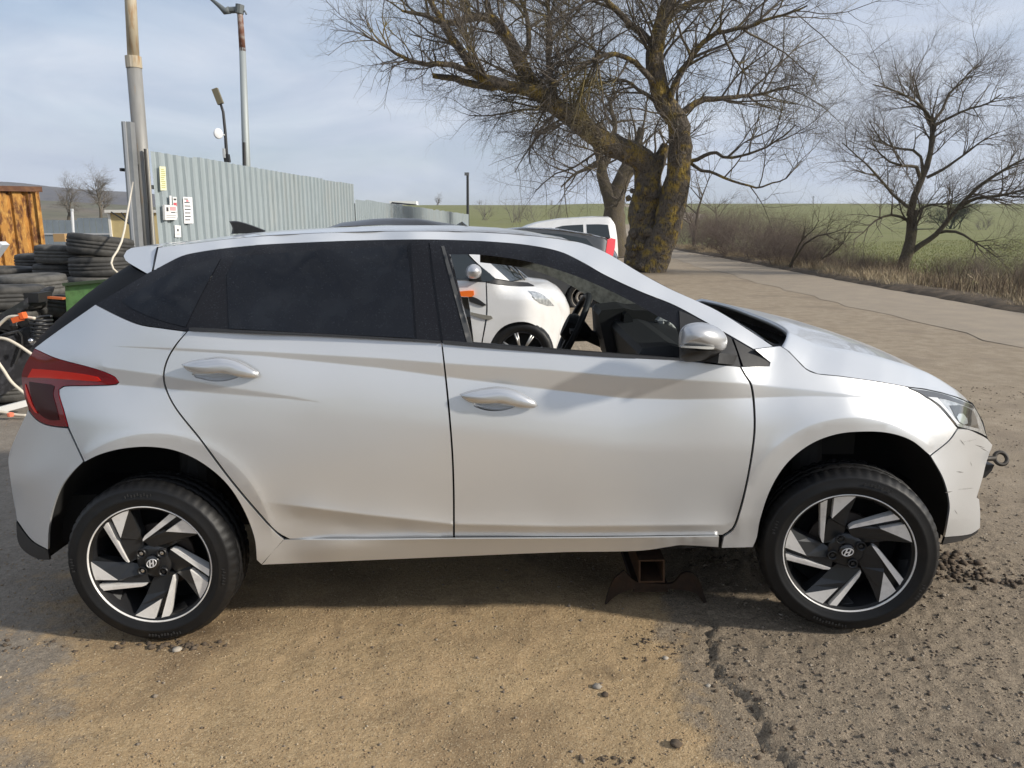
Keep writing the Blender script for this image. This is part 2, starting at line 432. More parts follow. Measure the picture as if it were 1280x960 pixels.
def road_left(y): return 6.3 + 0.0 * y + .9 * sstep(14, 40, y) - 1.1 * sstep(12, 6, y) * 0 + (y - 17) * .0 + 26 * sstep(48, 150, y) ** 1.6
def road_right(y): return road_left(y) + 2.55
def gmat():
    m = bpy.data.materials.new('yard_ground'); m.use_nodes = True; t = m.node_tree; p = t.nodes['Principled BSDF']
    N = t.nodes.new; K = t.links.new
    tcn = N('ShaderNodeTexCoord')
    def noise(sc, det=6, rough=.6, dist=0):
        n = N('ShaderNodeTexNoise'); n.inputs['Scale'].default_value = sc; n.inputs['Detail'].default_value = det; n.inputs['Roughness'].default_value = rough
        n.inputs['Distortion'].default_value = dist; K(tcn.outputs['Object'], n.inputs['Vector']); return n.outputs['Fac']
    def rng_(x, a, b, c=0., d=1.):
        n = N('ShaderNodeMapRange'); n.inputs[1].default_value = a; n.inputs[2].default_value = b; n.inputs[3].default_value = c; n.inputs[4].default_value = d
        K(x, n.inputs[0]); return n.outputs[0]
    def mix(f, a, b, mode='MIX'):
        n = N('ShaderNodeMix'); n.data_type = 'RGBA'; n.blend_type = mode
        if isinstance(f, float): n.inputs[0].default_value = f
        else: K(f, n.inputs[0])
        for q, s in ((6, a), (7, b)):
            if isinstance(s, tuple): n.inputs[q].default_value = (*s, 1)
            else: K(s, n.inputs[q])
        return n.outputs[2]
    at = N('ShaderNodeVertexColor'); at.layer_name = 'zone'
    sp_ = N('ShaderNodeSeparateColor'); K(at.outputs['Color'], sp_.inputs[0])
    sand, green, grey = sp_.outputs
    big = noise(.9, 5); med = noise(5, 6, .65); fine = noise(55, 5, .75); fine2 = noise(150, 3, .75)
    gravel = mix(rng_(fine, .3, .7), (.135, .105, .074), (.38, .305, .22))
    gravel = mix(rng_(med, .38, .66), gravel, (.25, .20, .142))
    gravel = mix(rng_(fine2, .58, .66), gravel, (.46, .38, .27))
    gravel = mix(rng_(fine2, .42, .34), gravel, (.045, .033, .024))
    sandc = mix(rng_(fine, .3, .7), (.28, .192, .10), (.54, .395, .225))
    sandc = mix(rng_(med, .42, .7), sandc, (.45, .315, .175))
    sandc = mix(rng_(big, .48, .66), sandc, (.19, .13, .075))
    sandc = mix(rng_(fine2, .59, .67), sandc, (.60, .49, .33))
    sandc = mix(rng_(fine2, .41, .33), sandc, (.13, .085, .048))
    greyc = mix(rng_(fine, .3, .7), (.175, .15, .122), (.33, .29, .238))
    greyc = mix(rng_(med, .45, .7), greyc, (.20, .17, .138))
    col = mix(grey, gravel, greyc); 
    wob = N('ShaderNodeMath'); wob.operation = 'ADD'; K(sand, wob.inputs[0]); K(rng_(med, .3, .7, -.32, .32), wob.inputs[1])
    col = mix(rng_(wob.outputs[0], .35, .65), col, sandc)
    # damp dark blotches
    dm = noise(2.4, 6, .62, .6)
    col = mix(rng_(dm, .57, .70, 0., .62), col, (.085, .06, .04))
    gmid = noise(.13, 8, .65); gf_ = noise(1.7, 5, .7)
    grass = mix(rng_(gmid, .35, .65), (.17, .175, .058), (.205, .20, .085))
    grass = mix(rng_(gf_, .45, .7), grass, (.14, .15, .05))
    beige = mix(rng_(med, .35, .65), (.36, .295, .215), (.27, .215, .15)); beige = mix(rng_(fine, .55, .7), beige, (.20, .16, .115)); beige = mix(rng_(big, .52, .66), beige, (.25, .20, .145))
    col = mix(at.outputs['Alpha'], col, beige)
    col = mix(green, col, grass)
    K(col, p.inputs['Base Color']); p.inputs['Roughness'].default_value = .88; p.inputs['Specular IOR Level'].default_value = .28
    b1 = N('ShaderNodeBump'); b1.inputs['Strength'].default_value = .75; b1.inputs['Distance'].default_value = .012; K(noise(60, 5, .7), b1.inputs['Height'])
    b2 = N('ShaderNodeBump'); b2.inputs['Strength'].default_value = .85; b2.inputs['Distance'].default_value = .006; K(fine2, b2.inputs['Height']); K(b1.outputs[0], b2.inputs['Normal'])
    K(b2.outputs[0], p.inputs['Normal'])
    return m
GM = gmat()
ground = obj('ground', gv, gf, GM)
ground['kind'] = 'structure'
d_, w_ = edge_dist(GX, GY)
sand = sstep(.03, -.34, d_ + .25 * (fbm(GX, GY, 2.2, 3, 61) - .5)) * sstep(-2.2, -.9, GX + .35 * (GY - 2.2)) * sstep(4.6, 3.3, GY) 
sand = np.maximum(sand, .38 * sstep(4.5, 8, GY) * sstep(22, 14, GY) * sstep(-1.5, 1.5, GX) * sstep(7, 4.5, GX))
grey_z = sstep(-.6, -1.4, GX) * (1 - sand)  # greyer ground at left, the car's shadow tone put into the colour
green = sstep(0.2, 1.6, GX - (road_right(GY) + .9)) * sstep(6, 7, GY)
green = np.maximum(green, sstep(50, 70, GY) * sstep(1.0, 0.0, (GX > road_left(GY) - 3) * (GX < road_right(GY) + .5)))
green = np.maximum(green, sstep(-40, -80, GY))
green = np.maximum(green, sstep(30, 60, np.abs(GX)) * sstep(-10, -20, GX))
beige_z = sstep(4.0, 7.5, GY + .5 * GX + 1.2 * (fbm(GX, GY, .5, 3, 71) - .5)) * sstep(-3, 0, GX)
ca = ground.data.color_attributes.new('zone', 'FLOAT_COLOR', 'POINT')
ca.data.foreach_set('color', np.stack([sand, green, grey_z, beige_z], -1).astype(np.float32).ravel())

# road: an asphalt strip running away from the yard
ry = np.r_[np.arange(-30, 60, .7), np.arange(60, 160, 3)]
rs = np.linspace(0, 1, 15); rv = []
for y in ry:
    for s in rs:
        x = road_left(y) + s * 2.55
        if s in (0., 1.): x += (vnoise(np.array([y * 1.3]), np.array([s * 5.]), 4)[0] - .5) * .35
        rv.append((x, y, 0))
rv = np.array(rv); rv[:, 2] = ground_z(rv[:, 0], rv[:, 1], False) + .005 + .02 * np.sin(np.tile(rs, len(ry)) * math.pi)
k = len(rs); rf = [(i * k + j, i * k + j + 1, (i + 1) * k + j + 1, (i + 1) * k + j) for i in range(len(ry) - 1) for j in range(k - 1)]
ROAD = mat('old_asphalt', (.29, .24, .182), rough=.9, noise=(2.2, (.34, .28, .205), .4, .65), noise2=(60, (.19, .16, .125), .5, .75), bump=(90, .4, .006))
road = obj('road', rv, rf, ROAD); road['kind'] = 'structure'

# dark earth lip of the verge and its dry grass
def blades(name, x, y, z, h, wdt, lean, m, seed, parent=None):
    r = np.random.default_rng(seed); n = len(x); a = r.uniform(0, 2 * math.pi, n); b = r.uniform(0, 2 * math.pi, n)
    w2 = wdt * r.uniform(.6, 1.4, n)
    dx, dy = np.cos(a) * w2, np.sin(a) * w2
    ln = lean * r.uniform(.2, 1.5, n) * h
    p0 = np.stack([x - dx, y - dy, z - .02], 1); p1 = np.stack([x + dx, y + dy, z - .02], 1)
    mxp = np.stack([x + np.cos(b) * ln * .35, y + np.sin(b) * ln * .35, z + h * .6], 1)
    p2 = mxp + np.stack([dx, dy, 0 * dx], 1) * .7; p3 = mxp - np.stack([dx, dy, 0 * dx], 1) * .7
    p4 = np.stack([x + np.cos(b) * ln, y + np.sin(b) * ln, z + h], 1)
    V = np.stack([p0, p1, p2, p3, p4], 1).reshape(-1, 3); i = np.arange(n)[:, None] * 5
    T = np.concatenate([i + np.array([[0, 1, 2]]), i + np.array([[0, 2, 3]]), i + np.array([[3, 2, 4]])])
    return obj(name, V, T, m, parent, smooth=False)
# ================================================================== THE SILVER HATCHBACK
Y0 = 2.57
body_ctrl = []
for x in (330, 440, 560, 690, 820, 920):
    for v, o in ((740, .13), (706, .075), (690, .05), (672, .045), (652, .032), (620, .012), (580, -.002), (540, -.006), (505, .0), (470, .012), (440, .03), (425, .042), (395, .07)):
        body_ctrl.append((x, v + (6 if x > 600 else 0) * (v < 500), o))
body_ctrl += [(190, 545, .0), (245, 560, -.002), (120, 545, .03), (190, 500, .018), (130, 500, .045), (240, 500, .01), (235, 412, .05), (190, 440, .052), (120, 440, .10), (175, 406, .078),
    (80, 480, .125), (150, 480, .05), (84, 534, .085), (56, 530, .155), (36, 512, .215), (28, 470, .25), (42, 435, .25), (70, 447, .17), (119, 381, .165), (60, 420, .24),
    (105, 575, .035), (60, 600, .10), (30, 600, .175), (11, 574, .29), (17, 620, .27), (20, 650, .27), (60, 690, .105), (48, 700, .17), (24, 680, .26), (62, 650, .09), (75, 610, .065),
    (320, 690, .05), (300, 640, .015), (330, 706, .07),
    (970, 620, .0), (945, 683, .05), (960, 660, .02), (1000, 560, -.004), (1060, 542, -.008), (1110, 545, .002), (1163, 568, .045), (1000, 510, .006), (1060, 505, .012), (1140, 515, .05),
    (967, 434, .105), (985, 440, .095), (1012, 467, .062), (1050, 471, .062), (1100, 478, .08), (1134, 484, .105), (940, 450, .06), (1175, 506, .15), (1165, 530, .075), (1197, 534, .14),
    (1216, 504, .30), (1228, 527, .39), (1234, 547, .43), (1240, 557, .46), (1222, 541, .28), (1179, 599, .06), (1187, 629, .075), (1186, 650, .08), (1181, 671, .12), (1205, 600, .17),
    (1232, 580, .40), (1222, 620, .31), (1225, 660, .34), (1212, 648, .25), (1205, 670, .26), (1200, 560, .15), (1210, 580, .20)]
_ob = tps(body_ctrl)
green_ctrl = []
for (px, vb, vt, ot) in ((320, 415, 307, .275), (400, 420, 303, .275), (520, 427, 299, .272), (610, 434, 302, .272), (680, 441, 310, .27), (740, 446, 332, .245), (800, 450, 361, .21), (850, 452, 388, .17), (900, 455, 413, .125)):
    for s in (0, .33, .66, 1):
        green_ctrl.append((px, vb + (vt - vb) * s, .042 + (ot - .042) * (s + .12 * s * (1 - s))))
green_ctrl += [(235, 413, .05), (175, 406, .08), (119, 381, .165), (184, 341, .235), (230, 319, .265), (275, 311, .275), (150, 397, .105), (200, 370, .13), (250, 365, .14),
    (930, 459, .052), (962, 455, .085), (967, 434, .11), (942, 436, .105), (895, 387, .19), (835, 360, .235), (767, 321, .315), (745, 310, .35), (722, 302.5, .375), (700, 299, .37), (660, 294.5, .365), (610, 291, .36), (560, 289.5, .358), (480, 289.3, .358), (400, 291.5, .36), (340, 294.5, .362), (290, 298.5, .36), (240, 304.5, .345), (200, 309.5, .34), (192, 338, .24)]
_og = tps(green_ctrl)
def arr(l): a = np.array(l, float); return lambda x: np.interp(x, a[:, 0], a[:, 1])
aT = arr([(150, 433), (180, 434), (328, 439.6), (477, 448), (551, 454), (680, 462), (780, 471), (930, 479.5), (1000, 486), (1078, 495), (1143, 505), (1200, 512)])
aB = arr([(150, 433.5), (180, 435), (328, 445), (477, 460), (551, 470), (680, 486), (780, 497.5), (850, 499), (930, 497.5), (1019, 495.5), (1078, 497), (1143, 505), (1200, 512)])
bT = arr([(60, 440), (135, 460), (197, 468.6), (281, 484), (360, 495), (402, 503)])
bB = arr([(60, 470), (149, 481), (205, 485.5), (281, 492), (360, 498.5), (402, 503)])
cC = arr([(320, 626), (455, 643), (565, 655), (700, 658), (905, 656), (945, 640)])
def crease(px, v):
    o = np.zeros_like(px)
    t, b = aT(px), aB(px); d = np.maximum(b - t, .01) * .0029 * .30
    o += d * np.clip((v - t) / np.maximum(b - t, .5), 0, 1) * np.clip(1 - (v - b) / 62, 0, 1)
    t, b = bT(px), bB(px); d = np.maximum(b - t, .0) * .0029 * .27 * (px < 402)
    o += d * np.clip((v - t) / np.maximum(b - t, .5), 0, 1) * np.clip(1 - (v - b) / 45, 0, 1)
    c = cC(px); m = sstep(318, 400, px) * sstep(948, 860, px)
    o += m * np.where(v < c, -.017 * np.exp(-(c - v) / 17), -.017 + .024 * np.clip((v - c) / 16, 0, 1))
    for cx, cy, ri, ro in ((192, 692, 131, 150), (1066, 668, 127, 146)):
        r = np.hypot((px - cx) * (1.0 if cx < 600 else 1.02), v - cy)
        ring = np.where(r > ro, -.007 * np.exp(-(r - ro) / 9), -.007 + .010 * np.clip((ro - r) / (ro - ri), 0, 1))
        o += ring * sstep(700, 640, v) * (r < ro + 40) * ((px > 105) | (cx > 600)) * ((px < 1163) | (cx < 600))
    return o
def ymB(px, v): return Y0 + _ob(px, v) + crease(np.asarray(px, float), np.asarray(v, float))
def ymG(px, v): return Y0 + _og(px, v)
ex = []
for x in np.arange(150, 1200, 4.0):
    for f_ in (aT, aB):
        for d in (-4, -1.6, -.5, .5, 1.6, 4): ex.append((x, f_(x) + d))
for x in np.arange(130, 402, 4.0):
    for f_ in (bT, bB):
        for d in (-4, -1.6, -.5, .5, 1.6, 4): ex.append((x, f_(x) + d))
for x in np.arange(322, 940, 4.0):
    for d in (-14, -6, -2, -.6, .6, 2, 8, 18): ex.append((x, cC(x) + d))
for cx, cy, ro, a0, a1 in ((192, 692, 150, 105, 10), (1066, 668, 146, 172, 30)):
    for a in np.linspace(math.radians(a1), math.radians(a0 + (45 if cx < 600 else 0)), 90):
        for d in (-.8, .8, 6): ex.append((cx + (ro + d) * math.cos(a), cy - (ro + d) * math.sin(a)))
EX = np.array(ex)

def centre(px, v): return S(px, v, np.full(np.shape(px), YC))
car_base = (float(S(640, 794, Y0 + .88)[0]), YC, 0.0)
car = thing('silver_hatchback', (0, YC, 0), 'silver five-door hatchback with black tinted rear windows propped on a rusty stand in the yard', 'car')

REAR_DOOR_EDGE = [(235, 414, 1), (221, 431), (210, 450), (205.5, 470), (210, 490), (222, 512), (250, 547), (290, 600), (328, 645), (347, 665), (362, 673.5, 1)]
# ---- painted panels -------------------------------------------------
rd = panel('rear_door', REAR_DOOR_EDGE + [(460, 673.5), (566.5, 671.5, 1), (566, 610), (564, 560), (558, 490), (551.5, 428, 1), (470, 423.5), (400, 420), (300, 416)], ymB, PAINT, car, 9, EX,
           holes=[[(240, 468), (252, 459), (275, 457), (298, 462), (303, 467), (292, 474), (270, 477), (252, 474)]], far=True)
fd = panel('front_door', [(553, 429, 1), (560, 490), (566, 560), (568, 610), (568.5, 671.5, 1), (740, 670.5), (903, 668.5, 1), (915, 660), (923, 640), (933, 600), (941, 550), (942, 520), (938, 482), (930, 468), (925, 459, 1),
            (850, 451.5), (760, 446), (680, 440.5)], ymB, PAINT, car, 9, EX,
           holes=[[(590, 504), (602, 495), (622, 493), (645, 498), (650, 503), (638, 511), (617, 514), (600, 511)]])
panel('front_fender', [(927, 459, 1), (932, 468), (940.5, 482), (944.5, 520), (943.5, 550), (935.5, 600), (925.5, 641), (917, 662), (905, 671, 1), (902, 685, 1), (941, 684, 1), (946, 672), (950, 650), (963, 612), (983, 580), (1012, 556), (1045, 543), (1080, 539.5), (1112, 541.5), (1140, 551), (1162.5, 569, 1),
       (1186, 550), (1196.5, 535, 1), (1173, 508), (1152, 493), (1133.5, 484, 1), (1100, 478), (1050, 470.5), (1022, 467.5), (1008, 462), (994, 448), (984, 438), (976, 433, 1), (967, 434, 1), (944, 437, 1), (963, 453, 1), (962, 458, 1)], ymB, PAINT, car, 9, EX, far=True)
panel('rear_quarter_panel', [(119, 381, 1), (150, 396.5), (175, 406.5), (205, 411), (233, 415, 1), (219, 431), (208, 450), (203.5, 470), (208, 490.5), (220, 513), (248, 548.5), (288, 601.5), (326, 646.5), (346.5, 668), (354.5, 674.5, 1), (341, 690, 1), (327, 705.5, 1), (321, 700, 1), (318, 672), (304, 636), (282, 603), (250, 577), (218, 563), (185, 558.5), (152, 561), (125, 568), (106, 577, 1),
       (97, 558), (86, 534, 1), (80, 512), (74, 493), (74, 487), (80, 483.5), (110, 482.5), (146, 481), (149, 478), (144, 471), (121, 461.5), (70, 447.5), (43, 435.5, 1), (62, 421)], ymB, PAINT, car, 9, EX, far=True)
panel('sill', [(340.5, 690, 1), (354.6, 674.7, 1), (362, 674.6), (460, 674.8), (566, 673.5), (740, 672.5), (899, 670.5, 1), (898, 684, 1), (850, 681.5), (840, 683), (800, 688.5), (700, 690.5), (530, 697.5), (327.3, 706, 1)], lambda a, b: (1 - sstep(430, 345, a)) * (Y0 + .030 + .0022 * np.maximum(0, b - 673 - 14 * sstep(560, 340, a)) + .004 * sstep(5, 0, np.abs(b - 679))) + sstep(430, 345, a) * ymB(a, b), PAINT, car, 8, None, far=True)
panel('rear_bumper', [(84.5, 535.5, 1), (95, 558), (104, 577, 1), (88, 593), (75, 612), (65, 640), (61, 662), (60, 687, 1), (40, 675), (21, 650, 1), (16, 620), (11, 585), (10.5, 572), (16, 554), (35, 513, 1), (44, 524), (56, 531), (70, 534)], ymB, PAINT, car, 8, None, far=True)
panel('bumper_valance', [(60, 688, 1), (62, 700, 1), (48, 699), (30, 689), (22, 676), (20, 652, 1), (40, 677)], ymB, PLASTIC, car, 7, None, far=True, gap=.2)
panel('front_bumper', [(1197.5, 536.5, 1), (1210, 537), (1222, 542), (1234, 548.5), (1240.5, 556), (1237, 566), (1232, 582), (1228.5, 597), (1221, 622, 1), (1224, 624, 1), (1225.5, 642), (1225, 660, 1), (1214, 667.5), (1181, 671.5, 1), (1185, 650), (1187, 630), (1179.5, 599), (1163.5, 570, 1), (1187, 551)], ymB, PAINT, car, 8,
      np.array([(1165 + 4 * i, 651 - .3 * i + d) for i in range(5, 14) for d in (-.8, .8)]), far=True)
panel('bumper_lip', [(1181, 672, 1), (1214, 668.5), (1223, 662), (1222, 666), (1205, 675), (1178, 681, 1)], ymB, PLASTIC, car, 7, None, far=True, gap=.1)
apil_lower = [(700, 314.5), (728, 327.5), (755, 343), (800, 364), (842.5, 381), (880, 401), (915, 420.5), (942, 436.2)]
apil_upper = [(966, 433.5), (930, 409), (895, 387.5), (866, 374), (835, 360), (800, 341), (767, 321), (745, 309), (722, 301), (700, 295)]
STRIP_UP = [(198, 309.5), (240, 304.5), (290, 298.5), (340, 294.5), (400, 291.5), (480, 289.3), (560, 289.5), (610, 291), (660, 294.5), (700, 299), (722, 302.5)]
STRIP_LO = [(192, 338.5), (205, 331), (228, 319.8), (250, 314.8), (280, 310.3), (320, 306.3), (400, 302.3), (460, 300.3), (520, 299.3), (560, 299.8), (610, 301.8), (660, 306.3)]
panel('roof_pillar', [(192, 338.5, 1)] + STRIP_LO[1:] + apil_lower[:-1] + [(942, 436.2, 1), (966, 433, 1)] + apil_upper[1:-3] + [(745, 310)] + STRIP_UP[::-1][:-1] + [(198, 309.5, 1)], ymG, PAINT, car, 6, None, far=True, gap=.1, flange=.03)
# ---- greenhouse -----------------------------------------------------
DLO_TOP = [(184, 342), (205, 331), (228, 320), (250, 315), (280, 310.5), (320, 306.5), (400, 302.5), (460, 300.5), (520, 299.5), (560, 300), (610, 302), (660, 306.5), (700, 315), (728, 328), (755, 344), (800, 365), (842.5, 382), (880, 402), (915, 421), (942, 437), (964, 454)]
WIN = [(561.5, 318, 1), (600, 318.5), (650, 325), (690, 335), (730, 349), (780, 372), (820, 394), (849, 413), (852, 449, 1), (760, 443), (680, 437), (590, 430, 1), (581, 395)]
RW = [(295.5, 319.5, 1), (400, 312), (509, 305.5, 1), (514, 350), (518.5, 423.5, 1), (400, 417.5), (285.5, 411.5, 1), (284, 380), (282.5, 344, 1)]
panel('window_surround', [(119.5, 380.5, 1)] + [(a, b) for a, b in DLO_TOP[:-1]] + [(964.5, 454, 1), (963.5, 459.5, 1), (925, 458.5), (850, 451.5), (760, 446), (680, 440.5), (553, 429.5), (400, 419.5), (300, 415.5), (233, 413.5), (205, 410), (175, 405.5), (150, 395.5)],
      ymG, TRIM, car, 9, None, holes=[WIN], flange=.05, gap=.1)
far_frame_hole = [(566, 330, 1), (600, 324), (650, 330), (690, 340), (730, 354), (780, 377), (820, 399), (849, 418), (870, 470, 1), (900, 690, 1), (570, 690, 1), (555, 420)]
obj_far = panel('window_surround', [(119.5, 380.5, 1)] + [(a, b) for a, b in DLO_TOP[:-1]] + [(964.5, 454, 1), (962, 459, 1), (925, 458.5), (872, 453.5, 1), (852, 418, 1), (820, 397), (780, 375), (730, 352), (690, 337), (650, 326), (600, 319), (575, 317, 1), (520, 317, 1), (505, 380), (503, 425, 1), (400, 419.5), (300, 415.5), (233, 413.5), (205, 410), (175, 405.5), (150, 395.5)],
      ymG, TRIM, car, 12, None, flange=.05, gap=.1)
co = np.empty(len(obj_far.data.vertices) * 3); obj_far.data.vertices.foreach_get('co', co); co = co.reshape(-1, 3); co[:, 1] *= -1
obj_far.data.vertices.foreach_set('co', co.ravel()); obj_far.data.flip_normals()
rw = panel('side_window', RW, ymG, TINT, rd, 10, None, proud=.004, gap=.8, flange=.006)
panel('side_window', [(152.5, 375.5, 1), (160, 383), (180, 393), (205, 402), (232, 409, 1), (250, 372), (276, 323, 1), (250, 328), (225, 337), (190, 353)], ymG, TINT, car, 9, None, proud=.003, gap=.3, flange=.005)
panel('window_seal', [(551.5, 307.5, 1), (555, 307.2, 1), (591, 429.5, 1), (584, 429, 1)], ymG, mat('seal_grey', (.075, .075, .073), rough=.5, metal=.4), fd, 6, None, proud=.005, gap=0, flange=.02)
panel('pillar_cover', [(513, 303, 1), (534, 302.5, 1), (550, 427.5, 1), (521, 425.5, 1)], ymG, TRIM, rd, 9, None, proud=.006, gap=.2, flange=.006)
panel('pillar_cover', [(536.5, 302.5, 1), (548, 303, 1), (583, 430.5, 1), (554, 428.5, 1)], ymG, TRIM, fd, 9, None, proud=.006, gap=.2, flange=.006)
panel('belt_moulding', [(286, 412.2, 1), (400, 417.5), (521, 424.3, 1), (550.5, 426.5, 1), (551, 429, 1), (400, 420), (236, 413.8, 1), (236, 409.5, 1)], ymG, PLASTIC, rd, 6, None, proud=.012, gap=0, flange=.02)
panel('belt_moulding', [(553, 425.5, 1), (680, 436.2), (760, 441.7), (850, 448.5), (905, 452, 1), (925, 459, 1), (850, 452), (760, 446.5), (680, 441), (554, 430, 1)], ymG, PLASTIC, fd, 6, None, proud=.012, gap=0, flange=.02)
panel('mirror_triangle', [(849, 388, 1), (870, 397), (914, 422, 1), (921, 440), (926, 458.5, 1), (880, 454.5), (851, 450, 1)], ymG, PLASTIC, fd, 8, None, proud=.008, gap=.3, flange=.03)
panel('corner_trim', [(917, 423.5, 1), (942, 438), (962, 452.5), (964, 457), (960, 459.5), (929, 458, 1)], ymG, PLASTIC, car, 8, None, proud=.008, gap=.3, flange=.03)
# dark inner skin so that the panel gaps read black
def inner(name, pts, off, m=DARK):
    o2 = spl(pts); V, T, _ = sheet2d(o2, 14); P = S(V[:, 0], V[:, 1], Y0 + _ob(V[:, 0], V[:, 1]) + off); T = orient(P, T)
    k = len(P); A = mirror(P)
    return obj(name, P, T, m, car), (A, T)
o_, (A_, T_) = inner('inner_body', [(80, 430, 1), (150, 405), (235, 418), (555, 434), (850, 456), (955, 463), (966, 452, 1), (980, 455), (1002, 472), (1060, 482), (1130, 490), (1190, 536), (1160, 560, 1), (1110, 535), (1050, 537), (980, 570), (940, 640), (930, 684, 1), (600, 690), (335, 700, 1), (310, 640), (280, 595), (220, 558), (150, 556), (104, 570, 1), (80, 520)], .03)
# ---- roof, screens, bonnet -----------------------------------------
near_roof = np.array(STRIP_UP, float)
NR = S(near_roof[:, 0], near_roof[:, 1], ymG(near_roof[:, 0], near_roof[:, 1]))
cr = np.array([(196, 308), (240, 300.5), (300, 291.5), (350, 287.5), (400, 284.7), (480, 281.8), (560, 281.8), (620, 285), (660, 290), (690, 296.5), (715, 304), (733, 310)])
CR = S(cr[:, 0], cr[:, 1], np.full(len(cr), YC - .35)); CR[:, 1] = YC
CR[:, 0] += np.linspace(-.03, .02, len(CR))
NR[:, 2] += .002
roof = loft('roof', NR, CR, 2.6, PAINT, car, N=70, M=14, thick=.0)
HL = mat('headliner', (.09, .09, .088), rough=.95)
NR2 = NR.copy(); NR2[:, 2] -= .02; NR2[:, 1] += .03; CR2 = CR.copy(); CR2[:, 2] -= .035
loft('headliner', NR2, CR2, 2.0, HL, car, N=30, M=8)
wn = np.array([(722, 302.5), (745, 310.5)] + [(a, b) for a, b in apil_upper[::-1][3:]])
WNr = S(wn[:, 0], wn[:, 1], ymG(wn[:, 0], wn[:, 1]) + .012)
WC = np.stack([np.linspace(CR[-1, 0] + .02, 1.12, 9), np.full(9, YC), np.linspace(CR[-1, 2] - .02, 1.05, 9)], 1)
WNr[0] = NR[-1]; WC[0] = CR[-1]
WSG = mat('windscreen_glass', (.02, .024, .026), rough=.03, coat=.4)
def screen_glass():
    m = bpy.data.materials.new('clear_screen'); m.use_nodes = True; t = m.node_tree; p = t.nodes['Principled BSDF']
    g = t.nodes.new('ShaderNodeBsdfTransparent'); g.inputs[0].default_value = (.62, .68, .68, 1)
    gl = t.nodes.new('ShaderNodeBsdfGlossy'); gl.inputs['Roughness'].default_value = .03
    fr = t.nodes.new('ShaderNodeFresnel'); fr.inputs[0].default_value = 1.5
    mx_ = t.nodes.new('ShaderNodeMixShader'); t.links.new(fr.outputs[0], mx_.inputs[0]); t.links.new(g.outputs[0], mx_.inputs[1]); t.links.new(gl.outputs[0], mx_.inputs[2])
    t.links.new(mx_.outputs[0], t.nodes['Material Output'].inputs['Surface']); return m
CLEAR = screen_glass()
loft('windscreen', WNr, WC, 2.6, CLEAR, car, N=30, M=10)
# black band and wiper well at the foot of the screen
kN = S(np.array([955, 967, 980]), np.array([424, 432, 434]), np.full(3, Y0 + .15)); 
CWL = np.array([[kN[0][0] - .03, YC, 1.045], [1.20, YC, 1.03], [1.26, YC, 1.02]]); CWL[0, 0] = 1.10
loft('wiper_well', kN, CWL, 1.8, DARK, car, N=12, M=12)
hn = np.array([(977, 433), (986, 438.5), (995, 448), (1008, 461.3), (1022, 467), (1050, 469.7), (1100, 477), (1133, 483)])
HN = S(hn[:, 0], hn[:, 1], ymB(hn[:, 0], hn[:, 1]))
hl = np.array([(1133, 484.5), (1155, 485.5), (1176, 490), (1198, 496.5), (1215, 504.5)])
HN2 = S(hl[:, 0], hl[:, 1], ymB(hl[:, 0], hl[:, 1]))
HN = np.concatenate([HN, HN2[1:]])
hc = np.array([(950, 399), (985, 404.5), (1030, 415), (1060, 424), (1100, 438), (1135, 453), (1165, 470), (1187, 483), (1204, 493), (1212, 501)])
HCt = S(hc[:, 0], hc[:, 1], np.full(len(hc), YC - .25)); HCt[:, 1] = YC; HCt[:, 0] += np.linspace(.03, .02, len(hc))
HOODM = PAINT
A = resample(HN, 60); B = resample(HCt, 60); rows = []
M_ = 36
for j in range(M_ + 1):
    s = j / M_
    w_s = 1 - (1 - s) ** 3.2
    kk = np.linspace(0, 1, 60) ** .7; w_x = (1 - kk) * (.55 * (1 - (1 - s) ** 5) + .45 * w_s) + kk * (1 - (1 - s) ** 1.5)
    # raised crease a hand's breadth in from the wing
    R = A + (B - A) * np.array([0, 0, 0])
    R[:, 0] = A[:, 0] + (B[:, 0] - A[:, 0]) * w_x
    R[:, 2] = A[:, 2] + (B[:, 2] - A[:, 2]) * w_s + .036 * (6 * s if s <= 1 / 6 else math.exp(-(s - 1 / 6) / .20)) * np.sin(np.linspace(.45, 3.0, 60)) ** .8
    R[:, 1] = A[:, 1] + (YC - A[:, 1]) * s
    rows.append(R)
rows += [mirror(R) for R in reversed(rows[:-1])]
G = np.stack(rows); r_, c_ = G.shape[:2]
hf = [(i * c_ + j, i * c_ + j + 1, (i + 1) * c_ + j + 1, (i + 1) * c_ + j) for i in range(r_ - 1) for j in range(c_ - 1)]
GV = G.reshape(-1, 3); k = len(GV)
low = GV - np.array([0, 0, .02]); 
rim = [i * c_ for i in range(r_)]; edge0 = [(rim[i], rim[i + 1], rim[i + 1] + k, rim[i] + k) for i in range(r_ - 1)]
rim2 = [i * c_ + c_ - 1 for i in range(r_)]; edge1 = [(rim2[i + 1], rim2[i], rim2[i] + k, rim2[i + 1] + k) for i in range(r_ - 1)]
obj('bonnet', np.concatenate([GV, low]), hf + [tuple(i + k for i in reversed(q)) for q in hf] + edge0 + edge1, PAINT, car)
